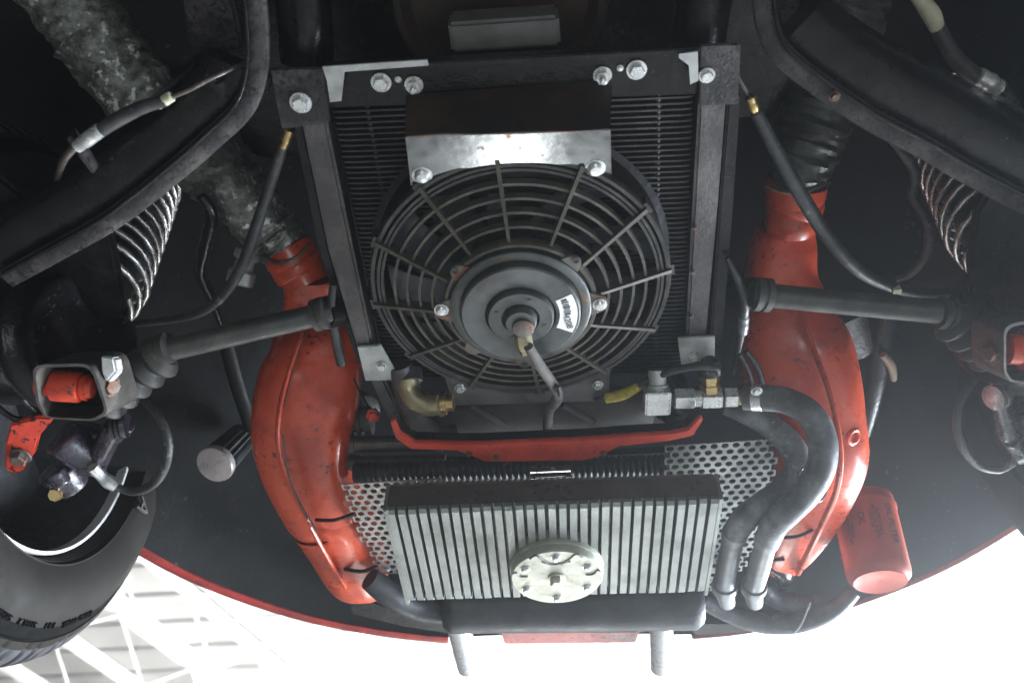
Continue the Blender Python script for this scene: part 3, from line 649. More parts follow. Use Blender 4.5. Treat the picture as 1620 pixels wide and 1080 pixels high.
# fan brackets
def bracket(px, zs, m, name, label=None, t=.0022):
    Q = [P(x, y, z) for (x, y), z in zip(px, zs)]; g = G(); g.prism(Q, V(0, 0, t)); return obj(name, g, m, FAN, label, bevel=.0006)
bracket([(642, 152), (968, 128), (966, 205), (641, 217)], [.738, .738, .6935, .6935], 'dark_sheet', 'upper_bracket')  # same bent sheet as the strap; its shade painted as a darker material
sb = bracket([(641, 217), (966, 205), (968, 300), (652, 312)], [.692, .692, .709, .709], 'bright_sheet', 'upper_strap', 'shiny bent metal strap above the fan')
g = G(); g.tube([P(x, y, .6915) for x, y in ((643, 217), (700, 213), (760, 212.5), (830, 210), (900, 208), (964, 205.5))], [.0011, .0016, .0008, .0013, .0006, .0009], seg=6); obj('bend_rust', g, 'rusty_steel', FAN)
bolt(668, 276, .7030, FAN, B_DOME, s=1.25, n=V(0, .15, -1)); bolt(942, 265, .7030, FAN, B_DOME, s=1.25, n=V(0, .15, -1))
bracket([(696, 575), (964, 566), (964, 634), (718, 642)], [.727]*4, 'grey_sheet', 'lower_strap', 'plain grey metal strap below the fan')
bolt(728, 613, .7265, FAN, B_ZINC, s=.85); bolt(946, 608, .7265, FAN, B_ZINC, s=.85)

# ---- red crossmember and things around it
g = G()
outer = [(617, 668), (626, 694), (650, 711), (722, 713), (746, 722), (768, 731), (925, 729), (950, 722), (978, 707), (1060, 698), (1096, 690), (1113, 664)]
inner = [(624, 664), (634, 686), (656, 700), (722, 702), (760, 702), (800, 700), (900, 696), (940, 694), (985, 690), (1058, 686), (1088, 680), (1107, 660)]
zc = .664
og, ig = poly(outer, zc), poly(inner, zc)
vs = og+ig+[p+V(0, 0, .006) for p in og]+[p+V(0, 0, .006) for p in ig]; n_ = len(outer); fs = []
for i in range(n_-1):
    fs += [(i, i+1, n_+i+1, n_+i), (2*n_+i, 3*n_+i, 3*n_+i+1, 2*n_+i+1), (i, 2*n_+i, 2*n_+i+1, i+1), (n_+i, n_+i+1, 3*n_+i+1, 3*n_+i)]
fs += [(0, n_, 3*n_, 2*n_), (n_-1, 3*n_-1, 4*n_-1, 2*n_-1)]
g.add(vs, fs)
CM = part('crossmember', g, 'red_member', 'red shaped crossmember between the fan and the finned sump', bevel=.0012)
g = G(); vs = []
for p in ig: vs += [p+V(0, .004, .006), p+V(0, .004, .020)]
g.add(vs, [(2*i, 2*i+1, 2*i+3, 2*i+2) for i in range(n_-1)]); obj('web', g, 'black_paint', CM)  # black for its paint and for the shadow inside the member
for x, y in ((742, 717), (785, 722), (955, 716)): bolt(x, y, zc-.0003, CM, B_DARK, s=.55)
g = G(); g.prism(poly([(618, 640), (1110, 618), (1100, 690), (640, 705)], .84), V(0, 0, .01)); part('transmission_case', g, 'black_paint', bevel=.002)
g = G(); tubepx(g, [(690, 665, .79, 34), (760, 655, .785, 46), (850, 650, .785, 50), (950, 648, .785, 46), (1030, 642, .79, 34)], seg=28, flat=(1, .7)); g.tube([P(745, 640, .748), P(800, 672, .746)], .004, seg=8); g.tube([P(890, 640, .748), P(940, 668, .746)], .004, seg=8); part('bell_housing', g, 'grey_sheet', 'dusty grey gearbox casting seen below the fan')
g = G(); tubepx(g, [(632, 575, .745, 20), (648, 630, .735, 22), (664, 665, .722, 22), (692, 690, .715, 20), (722, 688, .72, 18)], seg=24); part('frame_tube', g, 'rail_steel', 'bent grey tube curving into the left end of the red crossmember')
g = G(); tubepx(g, [(1050, 590, .75, 26), (1064, 630, .735, 34), (1073, 652, .72, 34), (1074, 664, .715, 26)], seg=24); part('frame_tube', g, 'black_gloss', 'dark rounded tube end at the right end of the red crossmember')
# transverse pipes and corrugated hose behind the crossmember
for px, m, lab in (([(536, 703, .735, 13), (700, 700, .735, 13)], 'pipe_brown', 'upper brown pipe between left shroud and crossmember'), ([(545, 733, .725, 11), (705, 729, .725, 11)], 'pipe_brown', 'lower brown pipe between left shroud and crossmember')):
    g = G(); tubepx(g, px, seg=18); o = part('crossover_pipe', g, m, lab)
    x0, y0, z0, r0 = px[0]; g = G(); tubepx(g, [(x0, y0, z0, r0*1.22), (x0+26, y0-.5, z0, r0*1.22)], seg=18); obj('pipe_collar', g, 'pipe_brown', o)
g = G(); q0, q1 = P(560, 748, .705), P(1052, 736, .705); L_ = (q1-q0).length; prof = []
k = 0; h = 0.0
while h < L_: prof += [(.0115, h), (.0135, h+.0022), (.0135, h+.0042), (.0115, h+.0064)]; h += .0072
g.lathe(q0, q1-q0, prof, 20); CH = part('corrugated_hose', g, 'rubber', 'black corrugated hose running across behind the crossmember')
g = G(); q0, q1 = P(838, 748, .684), P(904, 745, .684); L_ = (q1-q0).length
g.lathe(q0, q1-q0, [(.006, 0), (.0078, .001), (.0078, .007), (.0062, .0075), (.0066, L_*.5), (.0062, L_-.0075), (.0078, L_-.007), (.0078, L_-.001), (.006, L_)], 20); part('hose_joiner', g, 'chrome', 'small shiny hose joiner below the red crossmember')
g = G(); g.prism(poly([(540, 740), (1060, 715), (1060, 775), (560, 800)], .745), V(0, 0, .01)); part('engine_case', g, 'black_paint')
g = G(); q0, q1 = P(540, 668, .76), P(588, 664, .76); L_ = (q1-q0).length; g.lathe(q0, q1-q0, [(.014, 0), (.014, L_*.3), (.017, L_*.32), (.017, L_*.42), (.014, L_*.44), (.014, L_*.55), (.017, L_*.57), (.017, L_*.67), (.014, L_*.69), (.014, L_*.8), (.018, L_*.82), (.018, L_)], 20); part('rubber_boot', g, 'boot_rubber', 'small grey ribbed rubber boot beside the left shroud')
g = G(); g.lathe(P(590, 655, .75), V(.2, -.4, -1), [(.009, 0), (.009, .004), (.006, .005), (.006, .010), (.002, .012)], 6); part('pipe_nut', g, 'red_chipped', 'small red nut left of the crossmember')
g = G(); g.lathe(P(560, 640, .80), V(.6, -.3, -.8), [(.022, 0), (.022, .03), (.014, .034), (.0001, .034)], 24); part('solenoid', g, 'grey_sheet', 'grey drum beside the left shroud')
# ---- oil fittings and hoses
g = G(); tubepx(g, [(646, 596, .737, 17), (648, 614, .730, 18), (658, 632, .720, 19), (678, 640, .714, 18), (700, 638, .712, 17)], seg=20)
EL = part('pipe_elbow', g, 'yellow_zinc', 'dull brass elbow fitting on the left below the fan')
g = G(); q = P(698, 638, .712); g.lathe(q, P(722, 636, .712)-q, [(.0115, -.002), (.0135, 0), (.0135, .006), (.010, .0065), (.010, .014), (.0085, .0145)], 24); obj('thread_end', g, 'brass', EL)
g = G(); q = P(700, 639, .712); ax = (P(722, 637, .712)-q).normalized(); g.lathe(q-ax*.004, ax, [(.0145, 0), (.0145, .005)], 6); obj('union_nut', g, 'yellow_zinc', EL, angle=20)
g = G(); q = P(650, 605, .733); g.lathe(q, V(0, -.35, .6), [(.0115, 0), (.0135, .002), (.0135, .016), (.011, .018)], 24); obj('port', g, 'rail_steel', EL)
q0 = P(1020, 632, .700); q1 = P(1188, 628, .700); ax = (q1-q0).normalized(); LT = (q1-q0).length
FT = None
def lat(x): return q0.lerp(q1, (x-1020)/(1188-1020))
FTC = frame(lat(1040), V(0, -.3, -1), ax); 
zdir = V(0, -.35, -1).normalized(); ydir = zdir.cross(ax)
g = G(); g.box(lat(1039), ax*.0145, zdir*.0135, ydir*.0135); FT = part('pipe_fitting', g, 'zinc', 'bright hydraulic fitting with brass unions right of the fan', bevel=.0022)
g = G(); g.lathe(lat(1042)+ydir*.0, V(0, -.75, .55), [(.0115, .010), (.0115, .016), (.0100, .017), (.0100, .033)], 20); obj('riser', g, 'zinc_plate', FT)
for x0, x1, r_, m, sd, nm in ((1058, 1068, .008, 'rubber', 20, 'seal'), (1066, 1098, .0125, 'zinc', 6, 'union_nut'), (1096, 1110, .0095, 'zinc', 20, 'pipe_neck'), (1109, 1141, .0128, 'zinc', 6, 'union_nut'), (1139, 1148, .0085, 'rubber', 20, 'seal'), (1145, 1166, .0118, 'zinc', 6, 'union_nut'), (1163, 1178, .0085, 'brass', 20, 'hose_tail')):
    g = G(); L_ = (lat(x1)-lat(x0)).length; g.lathe(lat(x0), ax, [(r_*.9, 0), (r_, .0008), (r_, L_-.0008), (r_*.9, L_)], sd, ref=ydir); obj(nm, g, m, FT, angle=20)
g = G(); up_ = V(0, -.8, .35).normalized(); g.lathe(lat(1124), up_, [(.0115, .008), (.0115, .016), (.0100, .0165), (.0100, .0205), (.0112, .021), (.0112, .028), (.008, .0285)], 6); obj('sensor', g, 'brass', FT, angle=20)
g = G(); g.lathe(lat(1124)+up_*.027, up_, [(.0118, 0), (.0122, .01), (.010, .018), (.004, .022)], 20); obj('sensor_cap', g, 'rubber', FT)
def hose(px, label, clamps, m='hose_dusty', name='oil_hose', cm='zinc', seg=20):
    g = G(); Q = [P(x, y, z) for x, y, z, r in px]; rr = [pxr(q, p[3]) for q, p in zip(Q, px)]; g.tube(Q, rr, seg=seg, sub=8); o = part(name, g, m, label, 70)
    for (i, f) in clamps:
        c_ = Q[i].lerp(Q[min(len(Q)-1, i+1)], f); t = Q[min(len(Q)-1, i+1)]-Q[i]; r_ = rr[i]*1.03
        g = G(); g.lathe(c_, t, [(r_, -.0055), (r_*1.05, -.005), (r_*1.05, .005), (r_, .0055)], 24, caps=False); k = obj('hose_clamp', g, cm, o)
    return o
H1 = hose([(1176, 629, .700, 20), (1205, 629, .694, 21), (1245, 634, .682, 21), (1282, 656, .665, 22), (1301, 695, .648, 23), (1299, 738, .634, 23), (1278, 776, .625, 23), (1250, 804, .622, 23), (1226, 828, .625, 22), (1216, 850, .632, 20)], 'outer grey rubber oil hose curving down on the right', [(0, .75)])
H2 = hose([(1150, 640, .722, 17), (1180, 652, .712, 19), (1222, 676, .700, 20), (1254, 708, .685, 21), (1262, 742, .670, 21), (1242, 772, .660, 21), (1210, 796, .655, 21), (1180, 818, .655, 21), (1163, 842, .658, 20)], 'inner grey rubber oil hose curving down beside the perforated shield', [])
bolt(1197, 618, .668, H1, B_DOME, s=.8)
for px, lab in (([(1216, 846, .632, 16), (1208, 872, .638, 17), (1199, 905, .646, 17), (1192, 930, .652, 16), (1194, 952, .665, 13)], 'grey metal pipe under the outer oil hose'), ([(1164, 838, .658, 16), (1157, 865, .66, 17), (1150, 900, .662, 17), (1146, 930, .665, 16), (1150, 952, .675, 13)], 'grey metal pipe under the inner oil hose')):
    g = G(); Q = [P(x, y, z) for x, y, z, r in px]; g.tube(Q, [pxr(q, p[3]) for q, p in zip(Q, px)], seg=20); o = part('oil_pipe', g, 'pipe_grey', lab)
    for i, f in ((0, .25), (2, .9)):
        c_ = Q[i].lerp(Q[i+1], f); r_ = pxr(c_, 20); g = G(); g.lathe(c_, Q[i+1]-Q[i], [(r_*.9, -.008), (r_, -.007), (r_*1.03, .0), (r_, .007), (r_*.85, .008)], 24); obj('collar', g, 'pipe_grey', o)
g = G(); g.torus(P(1284, 766, .632), V(.45, -.75, -.3), .0195, .0012, 32); part('cable_tie', g, 'pipe_grey', 'thin pale tie round the outer oil hose')
# lower black hoses behind the filter
hose([(1110, 948, .69, 13), (1150, 968, .685, 15), (1205, 985, .68, 16), (1265, 984, .68, 16), (1320, 962, .685, 15), (1350, 935, .70, 12)], 'black hose drooping below the right shroud', [], 'rubber', 'breather_hose')
hose([(1205, 925, .71, 14), (1225, 945, .705, 16), (1265, 952, .70, 14), (1310, 945, .71, 12)], 'short black hose joining the pipes behind the oil filter', [], 'rubber', 'breather_hose')
g = G(); tubepx(g, [(1282, 952, .668, 2.2), (1268, 985, .655, 2.2), (1257, 998, .652, 3.5)], seg=6); part('cable_tie', g, 'pipe_grey', 'thin tie hanging off the drooping black hose')
g = G(); tubepx(g, [(1214, 890, .70, 12), (1240, 905, .70, 14), (1238, 925, .71, 9)], seg=12); part('stub_pipe', g, 'black_gloss')
# ---- oil filter
fa, fb = PD(1364, 790, 1.20), PD(1393, 921, 1.125)
ax = (fb-fa); L_ = ax.length; r_ = pxr(P(1380, 850, .69), 50)
g = G(); g.lathe(fa, ax, [(r_*.80, 0), (r_*.95, .002), (r_*.97, .012), (r_, .014), (r_, .018), (r_*.975, .022), (r_*.975, L_-.016), (r_*.95, L_-.008), (r_*.84, L_-.003), (r_*.80, L_), (r_*.55, L_-.0025), (.0001, L_-.004)], 48, caps=False)
OF = part('oil_filter', g, 'filter_orange', 'orange spin on oil filter with printed lettering at lower right')
an = ax.normalized(); vd = -(fa+fb).normalized(); vd = (vd-an*vd.dot(an)).normalized(); sd = an.cross(vd)
def wrap_text(body, along, ang, size, name='lettering'):
    c_ = fa+an*(L_*along); d = vd*math.cos(ang)-sd*math.sin(ang)
    o = text(name, body, frame(c_+d*(r_*.975+.0003), d, an), size, 'filter_print', OF, .0002); return o
for body, al, ang, sz in (('OIL FILTER', .45, .80, .012), ('FILTRE A HUILE', .45, .38, .0055), ('FILTRO DE ACEITE', .45, .26, .0055), ('OELFILTER', .42, .14, .0055), ('OIL', .40, -.15, .012), ('TURN 3/4', .5, -.50, .005), ('AFTER CONTACT', .5, -.62, .005)):
    wrap_text(body, al, ang, sz)
# ---- breather filter on the left
fa2, fb2 = PD(384, 690, 1.29), PD(341, 733, 1.215); ax = fb2-fa2; L_ = ax.length; r_ = pxr(fb2, 30)
g = G(); prof = [(r_*.5, 0)]; 
seg_ = 36; 
g.lathe(fa2, ax, [(r_*.45, -.01), (r_*.8, 0), (r_*.95, L_*.9), (r_*.9, L_)], seg_)
for v_i in range(seg_*4):
    ring, k = divmod(v_i, seg_)
    if k % 2 and ring in (1, 2): cc = fa2+ax*(0 if ring == 1 else .9); g.v[v_i] = cc+(g.v[v_i]-cc)*.86
BF = part('breather_filter', g, 'rubber', 'small black breather filter with a shiny end cap on the left', 15)
g = G(); g.lathe(fb2, ax, [(r_*1.0, -.006), (r_*1.04, 0), (r_*.98, .004), (r_*.6, .0055), (.0001, .006)], 36); obj('end_cap', g, 'chrome_cap', BF)

g = G(); g.lathe(P(1466, 608, .93), DOWN, [(.008, 0), (.007, .003), (.003, .005)], 10); obj('mud_spot', g, 'tan_dirt', BODY)
g = G(); g.torus(P(1452, 664, .90), V(.3, -.5, -.8), .008, .0022, 18); obj('clip', g, 'grey_sheet', BODY)
# ---- drive shafts
def shaft(px, label, ring_in, ring_out, boots, parent=None):
    g = G(); tubepx(g, px, seg=20); o = part('drive_shaft', g, 'axle_grey', label)
    for (x, y, z, r, w, dx, dy) in (ring_in, ring_out):
        a_, b_ = P(x, y, z), P(x+dx, y+dy, z); rr = pxr(a_, r); LL = pxr(a_, w)
        g = G(); g.lathe(a_, b_-a_, [(rr*.8, -LL), (rr, -LL*.9), (rr, -LL*.2), (rr*.9, -LL*.15), (rr*.9, LL*.15), (rr, LL*.2), (rr, LL*.9), (rr*.8, LL)], 24); obj('joint_ring', g, 'boot_rubber', o)
    (x, y, z, r, w, dx, dy) = ring_in; g = G(); g.tube([P(x, y, z), P(x+dx*1.6, y+dy*1.6, z+.03), P(x+dx*4, y+dy*4, z+.09)] if dx > 0 and x < 800 else [P(x, y, z), P(x-dx*1.2, y-dy*1.2, z+.03), P(x-dx*3, y-dy*3, z+.09)], pxr(P(x, y, z), 27), seg=20); obj('inner_joint', g, 'black_paint', o)
    a_, b_, z0, z1, r0, r1, k = boots
    A_, B_ = P(*a_, z0), P(*b_, z1); LL = (B_-A_).length; prof = []
    for i in range(k):
        t0, t1 = i/k, (i+1)/k; ra = pxr(A_, r0+(r1-r0)*(t0+t1)/2)
        for t, f in ((.0, .66), (.12, .72), (.3, .95), (.5, 1.03), (.7, .95), (.88, .72), (1, .66)): prof.append((ra*f, LL*(t0+(t1-t0)*t)))
    g = G(); g.lathe(A_, B_-A_, prof, 32); obj('boot', g, 'boot_rubber', o)
    return o
shaft([(235, 560, .685, 19), (525, 493, .735, 18)], 'left drive shaft with its ribbed boot', (508, 497, .732, 26, 12, 20, -5), (258, 552, .688, 25, 13, -20, 5), ((262, 558), (160, 640), .69, .668, 36, 36, 5))
shaft([(1195, 465, .735, 19), (1490, 494, .69, 19)], 'right drive shaft with its ribbed boot', (1206, 466, .733, 27, 14, 20, 2), (1496, 496, .69, 26, 12, 20, 3), ((1502, 502), (1592, 582), .69, .668, 36, 36, 5))

# ---- trailing arms
def arm(path, body_off, label, hw=.0085, side=1, bw=.030):
    Q = [P(x, y, z) for x, y, z in path]
    g = G(); g.beam(Q, hw, .0035, off=0); o = part('trailing_arm', g, 'arm_paint', label, 50)
    g = G(); g.beam(Q[2:], bw, .036, off=side*(bw-.012), lift=.042); obj('arm_box', g, 'black_gloss', o, angle=50)
    g = G(); g.beam(Q, .0016, .006, off=side*hw*.75, lift=-.002); obj('weld_seam', g, 'black_gloss', o, angle=50)
    return o
AL = arm([(400, -40, .735), (408, 60, .725), (404, 120, .715), (385, 170, .705), (340, 215, .70), (262, 282, .69), (180, 345, .68), (105, 388, .675), (10, 440, .67)], 0, 'black trailing arm with a grey lower flange on the left', .0095, -1)
AR = arm([(1205, -40, .745), (1212, 30, .735), (1232, 80, .725), (1290, 130, .715), (1380, 190, .70), (1460, 232, .69), (1540, 278, .68), (1640, 330, .675), (1720, 372, .67)], 0, 'black trailing arm with a grey lower flange on the right', .0095, 1)
bolt(1320, 152, .7055, AR, B_DARK, s=.7)
for o_, pts in ((AL, [(365, -20), (385, 80), (360, 82), (300, 78), (285, -20)]), (AR, [(1225, 10), (1300, 15), (1320, 40), (1260, 60), (1235, 50)])):
    obj('arm_pad', G().prism(poly(pts, .78), V(0, 0, .03)), 'arm_paint', o_, bevel=.003)
# wide dark arm plates that fill towards the wheels
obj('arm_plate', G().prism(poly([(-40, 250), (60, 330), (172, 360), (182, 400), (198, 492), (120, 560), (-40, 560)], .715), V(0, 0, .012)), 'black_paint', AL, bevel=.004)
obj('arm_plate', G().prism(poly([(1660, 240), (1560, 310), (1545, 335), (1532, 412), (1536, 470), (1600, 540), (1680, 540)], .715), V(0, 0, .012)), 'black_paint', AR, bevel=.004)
# springs
def spring(q, side, lean, label, r=.062, wire=.0037, n=12, pitch=.0215):
    A_ = P(*q)-V(side*r, 0, 0); g = G(); pts = []
    for i in range(n*24+1):
        t = i/24; a_ = 2*math.pi*t; rr = r*(.86+.14*min(1, t/2))
        pts.append(A_+V(side*math.cos(a_)*rr+lean*t*pitch, math.sin(a_)*rr, t*pitch))
    g.tube(pts, wire, seg=8, sub=1); o = part('coil_spring', g, 'spring_steel', label, 70)
    g = G(); g.tube([A_+V(0, 0, .004), A_+V(lean*n*pitch, 0, n*pitch)], [r*.78, r*.84], seg=28); obj('damper', g, 'black_paint', o)  # widened and black to stand for the dark that hides the far coils
    return o
spring((214, 470, .735), 1, -.10, 'bright coil spring behind the left trailing arm')
spring((1517, 396, .735), -1, .10, 'bright coil spring behind the right trailing arm')
# hub carriers with glossy rims
def hub(cp, side, label, r=.067):
    c_ = P(*cp); ax = V(side, -.30, -.25)
    g = G(); g.lathe(c_, ax, [(r*.9, -.09), (r*.92, -.02), (r*1.10, -.018), (r*1.14, -.012), (r*1.14, -.006), (r*1.08, -.002), (r*.98, .002), (r*.94, .010), (r*.97, .016), (r*.95, .022), (r*.86, .024), (r*.5, .014), (.0001, .012)], 56, caps=False)
    return part('hub_carrier', g, 'black_gloss', label, 50)
hub((114, 536, .690), 1, 'glossy black hub carrier drum at the left wheel')
hub((1600, 506, .690), -1, 'glossy black hub carrier drum at the right wheel')
# damper lower mounts: open box brackets with a red bush
def mount(outer_px, z, bush, label, label2):
    zz = z; Q = poly(outer_px, zz); c_ = sum(Q, Vector())/len(Q)
    # rounded outline
    pts = []
    n_ = len(Q)
    for i in range(n_):
        a_, b_, d_ = Q[i-1], Q[i], Q[(i+1) % n_]
        for t in (.25, .5, .75, 1):
            k = .22; p0 = b_.lerp(a_, k); p2 = b_.lerp(d_, k); s_ = (t-.25)/.75
            pts.append(p0*(1-s_)**2+b_*2*s_*(1-s_)+p2*s_**2)
    inn = [c_+(p-c_)*.915 for p in pts]
    g = G(); g.ringprism(pts, inn, V(0, .035, .055)); o = part('damper_mount', g, 'mount_grey', label, 50)
    (x0, y0), (x1, y1), r, zb = bush
    a_, b_ = P(x0, y0, zb), P(x1, y1, zb); ax = (b_-a_); L_ = ax.length; rr = pxr(a_, r)
    g = G(); g.lathe(a_, ax, [(rr*.3, -.0015), (rr*.72, 0), (rr*.74, L_*.20), (rr*.66, L_*.22), (rr*.70, L_*.26), (rr*.98, L_*.28), (rr, L_*.34), (rr, L_*.70), (rr*.97, L_*.76), (rr*.7, L_*.78), (rr*.82, L_*.82), (rr*.84, L_*.9), (rr*.7, L_*.91), (rr*.62, L_), (rr*.3, L_+.0015)], 32); part('bushing', g, 'red_bushing', label2, 35)
    return o
mount([(50, 577), (146, 574), (172, 652), (150, 666), (72, 662), (58, 640)], .600, ((60, 608), (148, 614), 25, .618), 'open grey damper bracket below the left hub', 'red rubber bush inside the left damper bracket')
mount([(1588, 512), (1690, 500), (1700, 606), (1600, 606), (1588, 590)], .600, ((1592, 552), (1680, 552), 34, .618), 'open grey damper bracket below the right hub', 'red rubber bush inside the right damper bracket')
bolt(172, 610, .615, AL, B_DARK, s=1.5, n=V(.8, -.2, -.5)); bolt(1570, 556, .615, AR, B_DARK, s=1.5, n=V(-.8, -.2, -.5))
g = G(); g.prism(poly([(158, 562), (180, 566), (184, 588), (168, 606), (160, 590)], .605), V(0, .01, .012)); obj('worn_patch', g, 'zinc_plate', AL, bevel=.002)

# ---- wheels
def wheel(x, side, label, letters):
    c_ = V(x, .72, .78); ax = V(-side, 0, 0)      # axis points outboard
    w = part('wheel', G().lathe(c_, ax, [(.194, .036), (.188, .045), (.180, .058), (.176, .105), (.166, .118), (.06, .130), (.0001, .130)], 64, caps=False), 'rim_steel', label, 50)
    g = G(); g.lathe(c_, ax, [(.1990, .036), (.1995, .028), (.1985, .0250), (.195, .0255), (.1935, .030), (.193, .045)], 90, caps=False); obj('rim_lip', g, 'rim_lip', w, angle=60)
    seg = 360
    prof = [(.194, .055), (.199, .040), (.2035, .026), (.207, .013), (.2085, .0135), (.211, .006), (.2125, .0065), (.219, .004), (.240, 0), (.262, .004), (.280, .0125), (.2915, .0215), (.2925, .0255), (.2940, .0255), (.2950, .0240),
            (.303, .0305), (.3085, .036), (.3140, .0435), (.3178, .052), (.3200, .062), (.3205, .085), (.3205, .13), (.318, .145), (.308, .160), (.25, .175), (.19, .16)]
    g = G(); g.lathe(c_, ax, prof, seg, caps=False)
    kind = lambda k: 1 if k % 12 in (0,) or k % 12 in (5,) or k % 12 == 8 else 0
    for i in range(15, 21):
        for k in range(seg):
            if kind(k) and not (k % 12 == 5 and i < 16):
                p = g.v[i*seg+k]; rad = p-c_; h_ = rad.dot(ax); rad -= ax*h_; g.v[i*seg+k] = p-rad.normalized()*.0045+ax*.0035
    tone = [0]*len(g.f)
    for i in range(len(prof)-1):
        for k in range(seg):
            if i in (10, 11, 12): tone[i*seg+k] = 1
            elif i >= 15: tone[i*seg+k] = 1 if (kind(k) and kind((k+1) % seg)) or (kind(k) and not (k % 12 == 5 and i < 16)) else 2  # groove faces black: shade of the recesses put into the colour
    g.m = tone
    obj('tyre', g, ['tyre_rubber', 'tyre_line', 'tyre_tread'], w, angle=35)
    for body, rr, h_, slope, ang, sz in letters:
        a_ = R(ang); d = V(0, math.cos(a_), math.sin(a_)); tt = V(0, -math.sin(a_), math.cos(a_))*side
        nrm = (-ax+d*slope).normalized()
        text('lettering', body, frame(c_+d*rr+ax*h_, nrm, -tt), sz, 'tyre_line' if sz < .02 else 'tyre_letter', w, .0018)
    return w
WXL, WXR = -.598, .524
wheel(WXL, 1, 'left rear wheel seen from inside, worn black tyre and bright rim lip', [('T', .219, -.0015, -.1, 15, .036), ('A', .219, -.0015, -.1, -4, .036), ('TREAD 4 PLIES', .277, .0105, .45, -46, .010), ('1 8 1', .277, .0105, .45, -58, .010), ('STEEL 2', .277, .0105, .45, -67, .010), ('SIDEWALL', .277, .0105, .45, -78, .010)])
wheel(WXR, -1, 'right rear wheel, only its inner tyre wall showing at the edge', [])
# ---- brakes
def lump(px_list, z_list):
    g = G()
    for (x0, y0, x1, y1, r0, r1), (z0, z1) in zip(px_list, z_list):
        a_, b_ = P(x0, y0, z0), P(x1, y1, z1); c_ = a_.lerp(b_, .5)
        g.tube([a_, a_.lerp(b_, .08), c_, a_.lerp(b_, .92), b_], [pxr(a_, r0)*.75, pxr(a_, r0), pxr(c_, (r0+r1)/2), pxr(b_, r1), pxr(b_, r1)*.75], seg=18, sub=4)
    return g
BC = part('brake_caliper', lump([(95, 690, 150, 730, 32, 28), (90, 740, 118, 772, 34, 26), (150, 735, 182, 672, 18, 17), (178, 690, 198, 668, 15, 18), (120, 690, 190, 690, 26, 14), (130, 735, 165, 745, 18, 10), (85, 745, 100, 765, 16, 14)], [(.66, .66), (.66, .655), (.655, .665), (.665, .665), (.68, .68), (.65, .645), (.64, .635)]), 'caliper_purple', 'oily black brake caliper at the left wheel', 60)
g = G(); q = P(196, 672, .660); g.lathe(q, V(.9, .1, .1), [(.012, -.012), (.015, -.011), (.015, -.008), (.013, -.007), (.015, -.006), (.015, -.003), (.013, -.002), (.015, -.001), (.014, .004)], 24); obj('piston_boot', g, 'caliper_purple', BC)
g = G(); q = P(88, 782, .635); g.lathe(q, V(.3, -.6, -.6), [(.0075, 0), (.0075, .003), (.004, .003), (.004, .007), (.006, .007), (.006, .009)], 8); obj('bleed_nipple', g, 'brass', BC)
g = G(); tubepx(g, [(146, 738, .64, 10), (160, 752, .64, 9), (172, 762, .638, 11), (184, 770, .636, 8)], seg=8); obj('banjo_fitting', g, 'zinc', BC)
RB = part('caliper_bracket', G().prism(poly([(8, 700), (16, 672), (60, 660), (86, 662), (62, 690), (56, 715), (36, 745), (18, 752), (7, 740)], .640), V(0, 0, .008)), 'red_chipped', 'chipped red caliper bracket at the left edge', bevel=.002)
bolt(33, 720, .639, RB, B_DARK, s=1.6)
for cpx, r_px, z in (((-12, 640), 70, .66),):
    pass
g = G(); tubepx(g, [(-20, 560, .655, 5), (10, 590, .652, 5), (35, 630, .65, 6), (62, 655, .65, 6)], seg=10); part('handbrake_cable', g, 'black_gloss', 'upper glossy black cable looping at the left edge'); g = G(); tubepx(g, [(-20, 630, .648, 5), (15, 658, .646, 5), (35, 664, .646, 5)], seg=10); part('handbrake_cable', g, 'black_gloss', 'lower glossy black cable looping at the left edge')
BCR = part('brake_caliper', lump([(1580, 625, 1600, 690, 13, 20), (1572, 628, 1588, 618, 15, 14), (1640, 640, 1620, 720, 34, 24), (1600, 690, 1625, 720, 18, 16)], [(.66, .655), (.66, .66), (.66, .66), (.65, .65)]), 'caliper_purple', 'oily black brake caliper at the right edge', 60)
g = G(); q = P(1574, 628, .655); g.lathe(q, V(-.8, -.1, -.4), [(.012, -.010), (.014, -.009), (.014, -.004), (.012, -.003), (.014, -.002), (.0135, .003), (.006, .004)], 24); obj('piston_boot', g, 'spring_steel', BCR)
g = G(); tubepx(g, [(1640, 715, .645, 8), (1622, 722, .643, 10), (1608, 728, .642, 8)], seg=8); obj('banjo_fitting', g, 'zinc', BCR)
def line(px, m, name, label, seg=12):
    g = G(); tubepx(g, px, seg=seg, sub=7); return part(name, g, m, label, 70)
def ferrule(p, q, z, r, m, parent):
    a_, b_ = P(*p, z), P(*q, z); rr = pxr(a_, r); g = G(); L_ = (b_-a_).length
    g.lathe(a_, b_-a_, [(rr*.8, 0), (rr, .001), (rr, L_*.3), (rr*.88, L_*.32), (rr, L_*.4), (rr, L_*.7), (rr*.88, L_*.75), (rr*.9, L_)], 10); return obj('hose_end', g, m, parent)
b1 = line([(186, 771, .637, 6), (215, 777, .635, 7), (246, 762, .636, 7.5), (264, 728, .64, 7.5), (265, 690, .65, 7), (248, 655, .665, 6.5), (215, 622, .69, 6), (195, 612, .71, 6)], 'rubber', 'brake_hose', 'black brake hose looping beside the left tyre')
b2 = line([(1606, 730, .64, 6), (1580, 742, .64, 7), (1548, 735, .64, 7), (1522, 705, .645, 7), (1513, 665, .655, 6.5), (1522, 630, .67, 6), (1548, 590, .69, 6)], 'rubber', 'brake_hose', 'black brake hose looping at the right edge')
b3 = line([(450, 226, .76, 8.5), (428, 290, .755, 9), (400, 375, .75, 9.5), (378, 430, .75, 9), (345, 475, .755, 8), (300, 500, .765, 7), (215, 512, .78, 6)], 'rubber', 'brake_hose', 'black brake hose hanging from the left of the cooler frame')
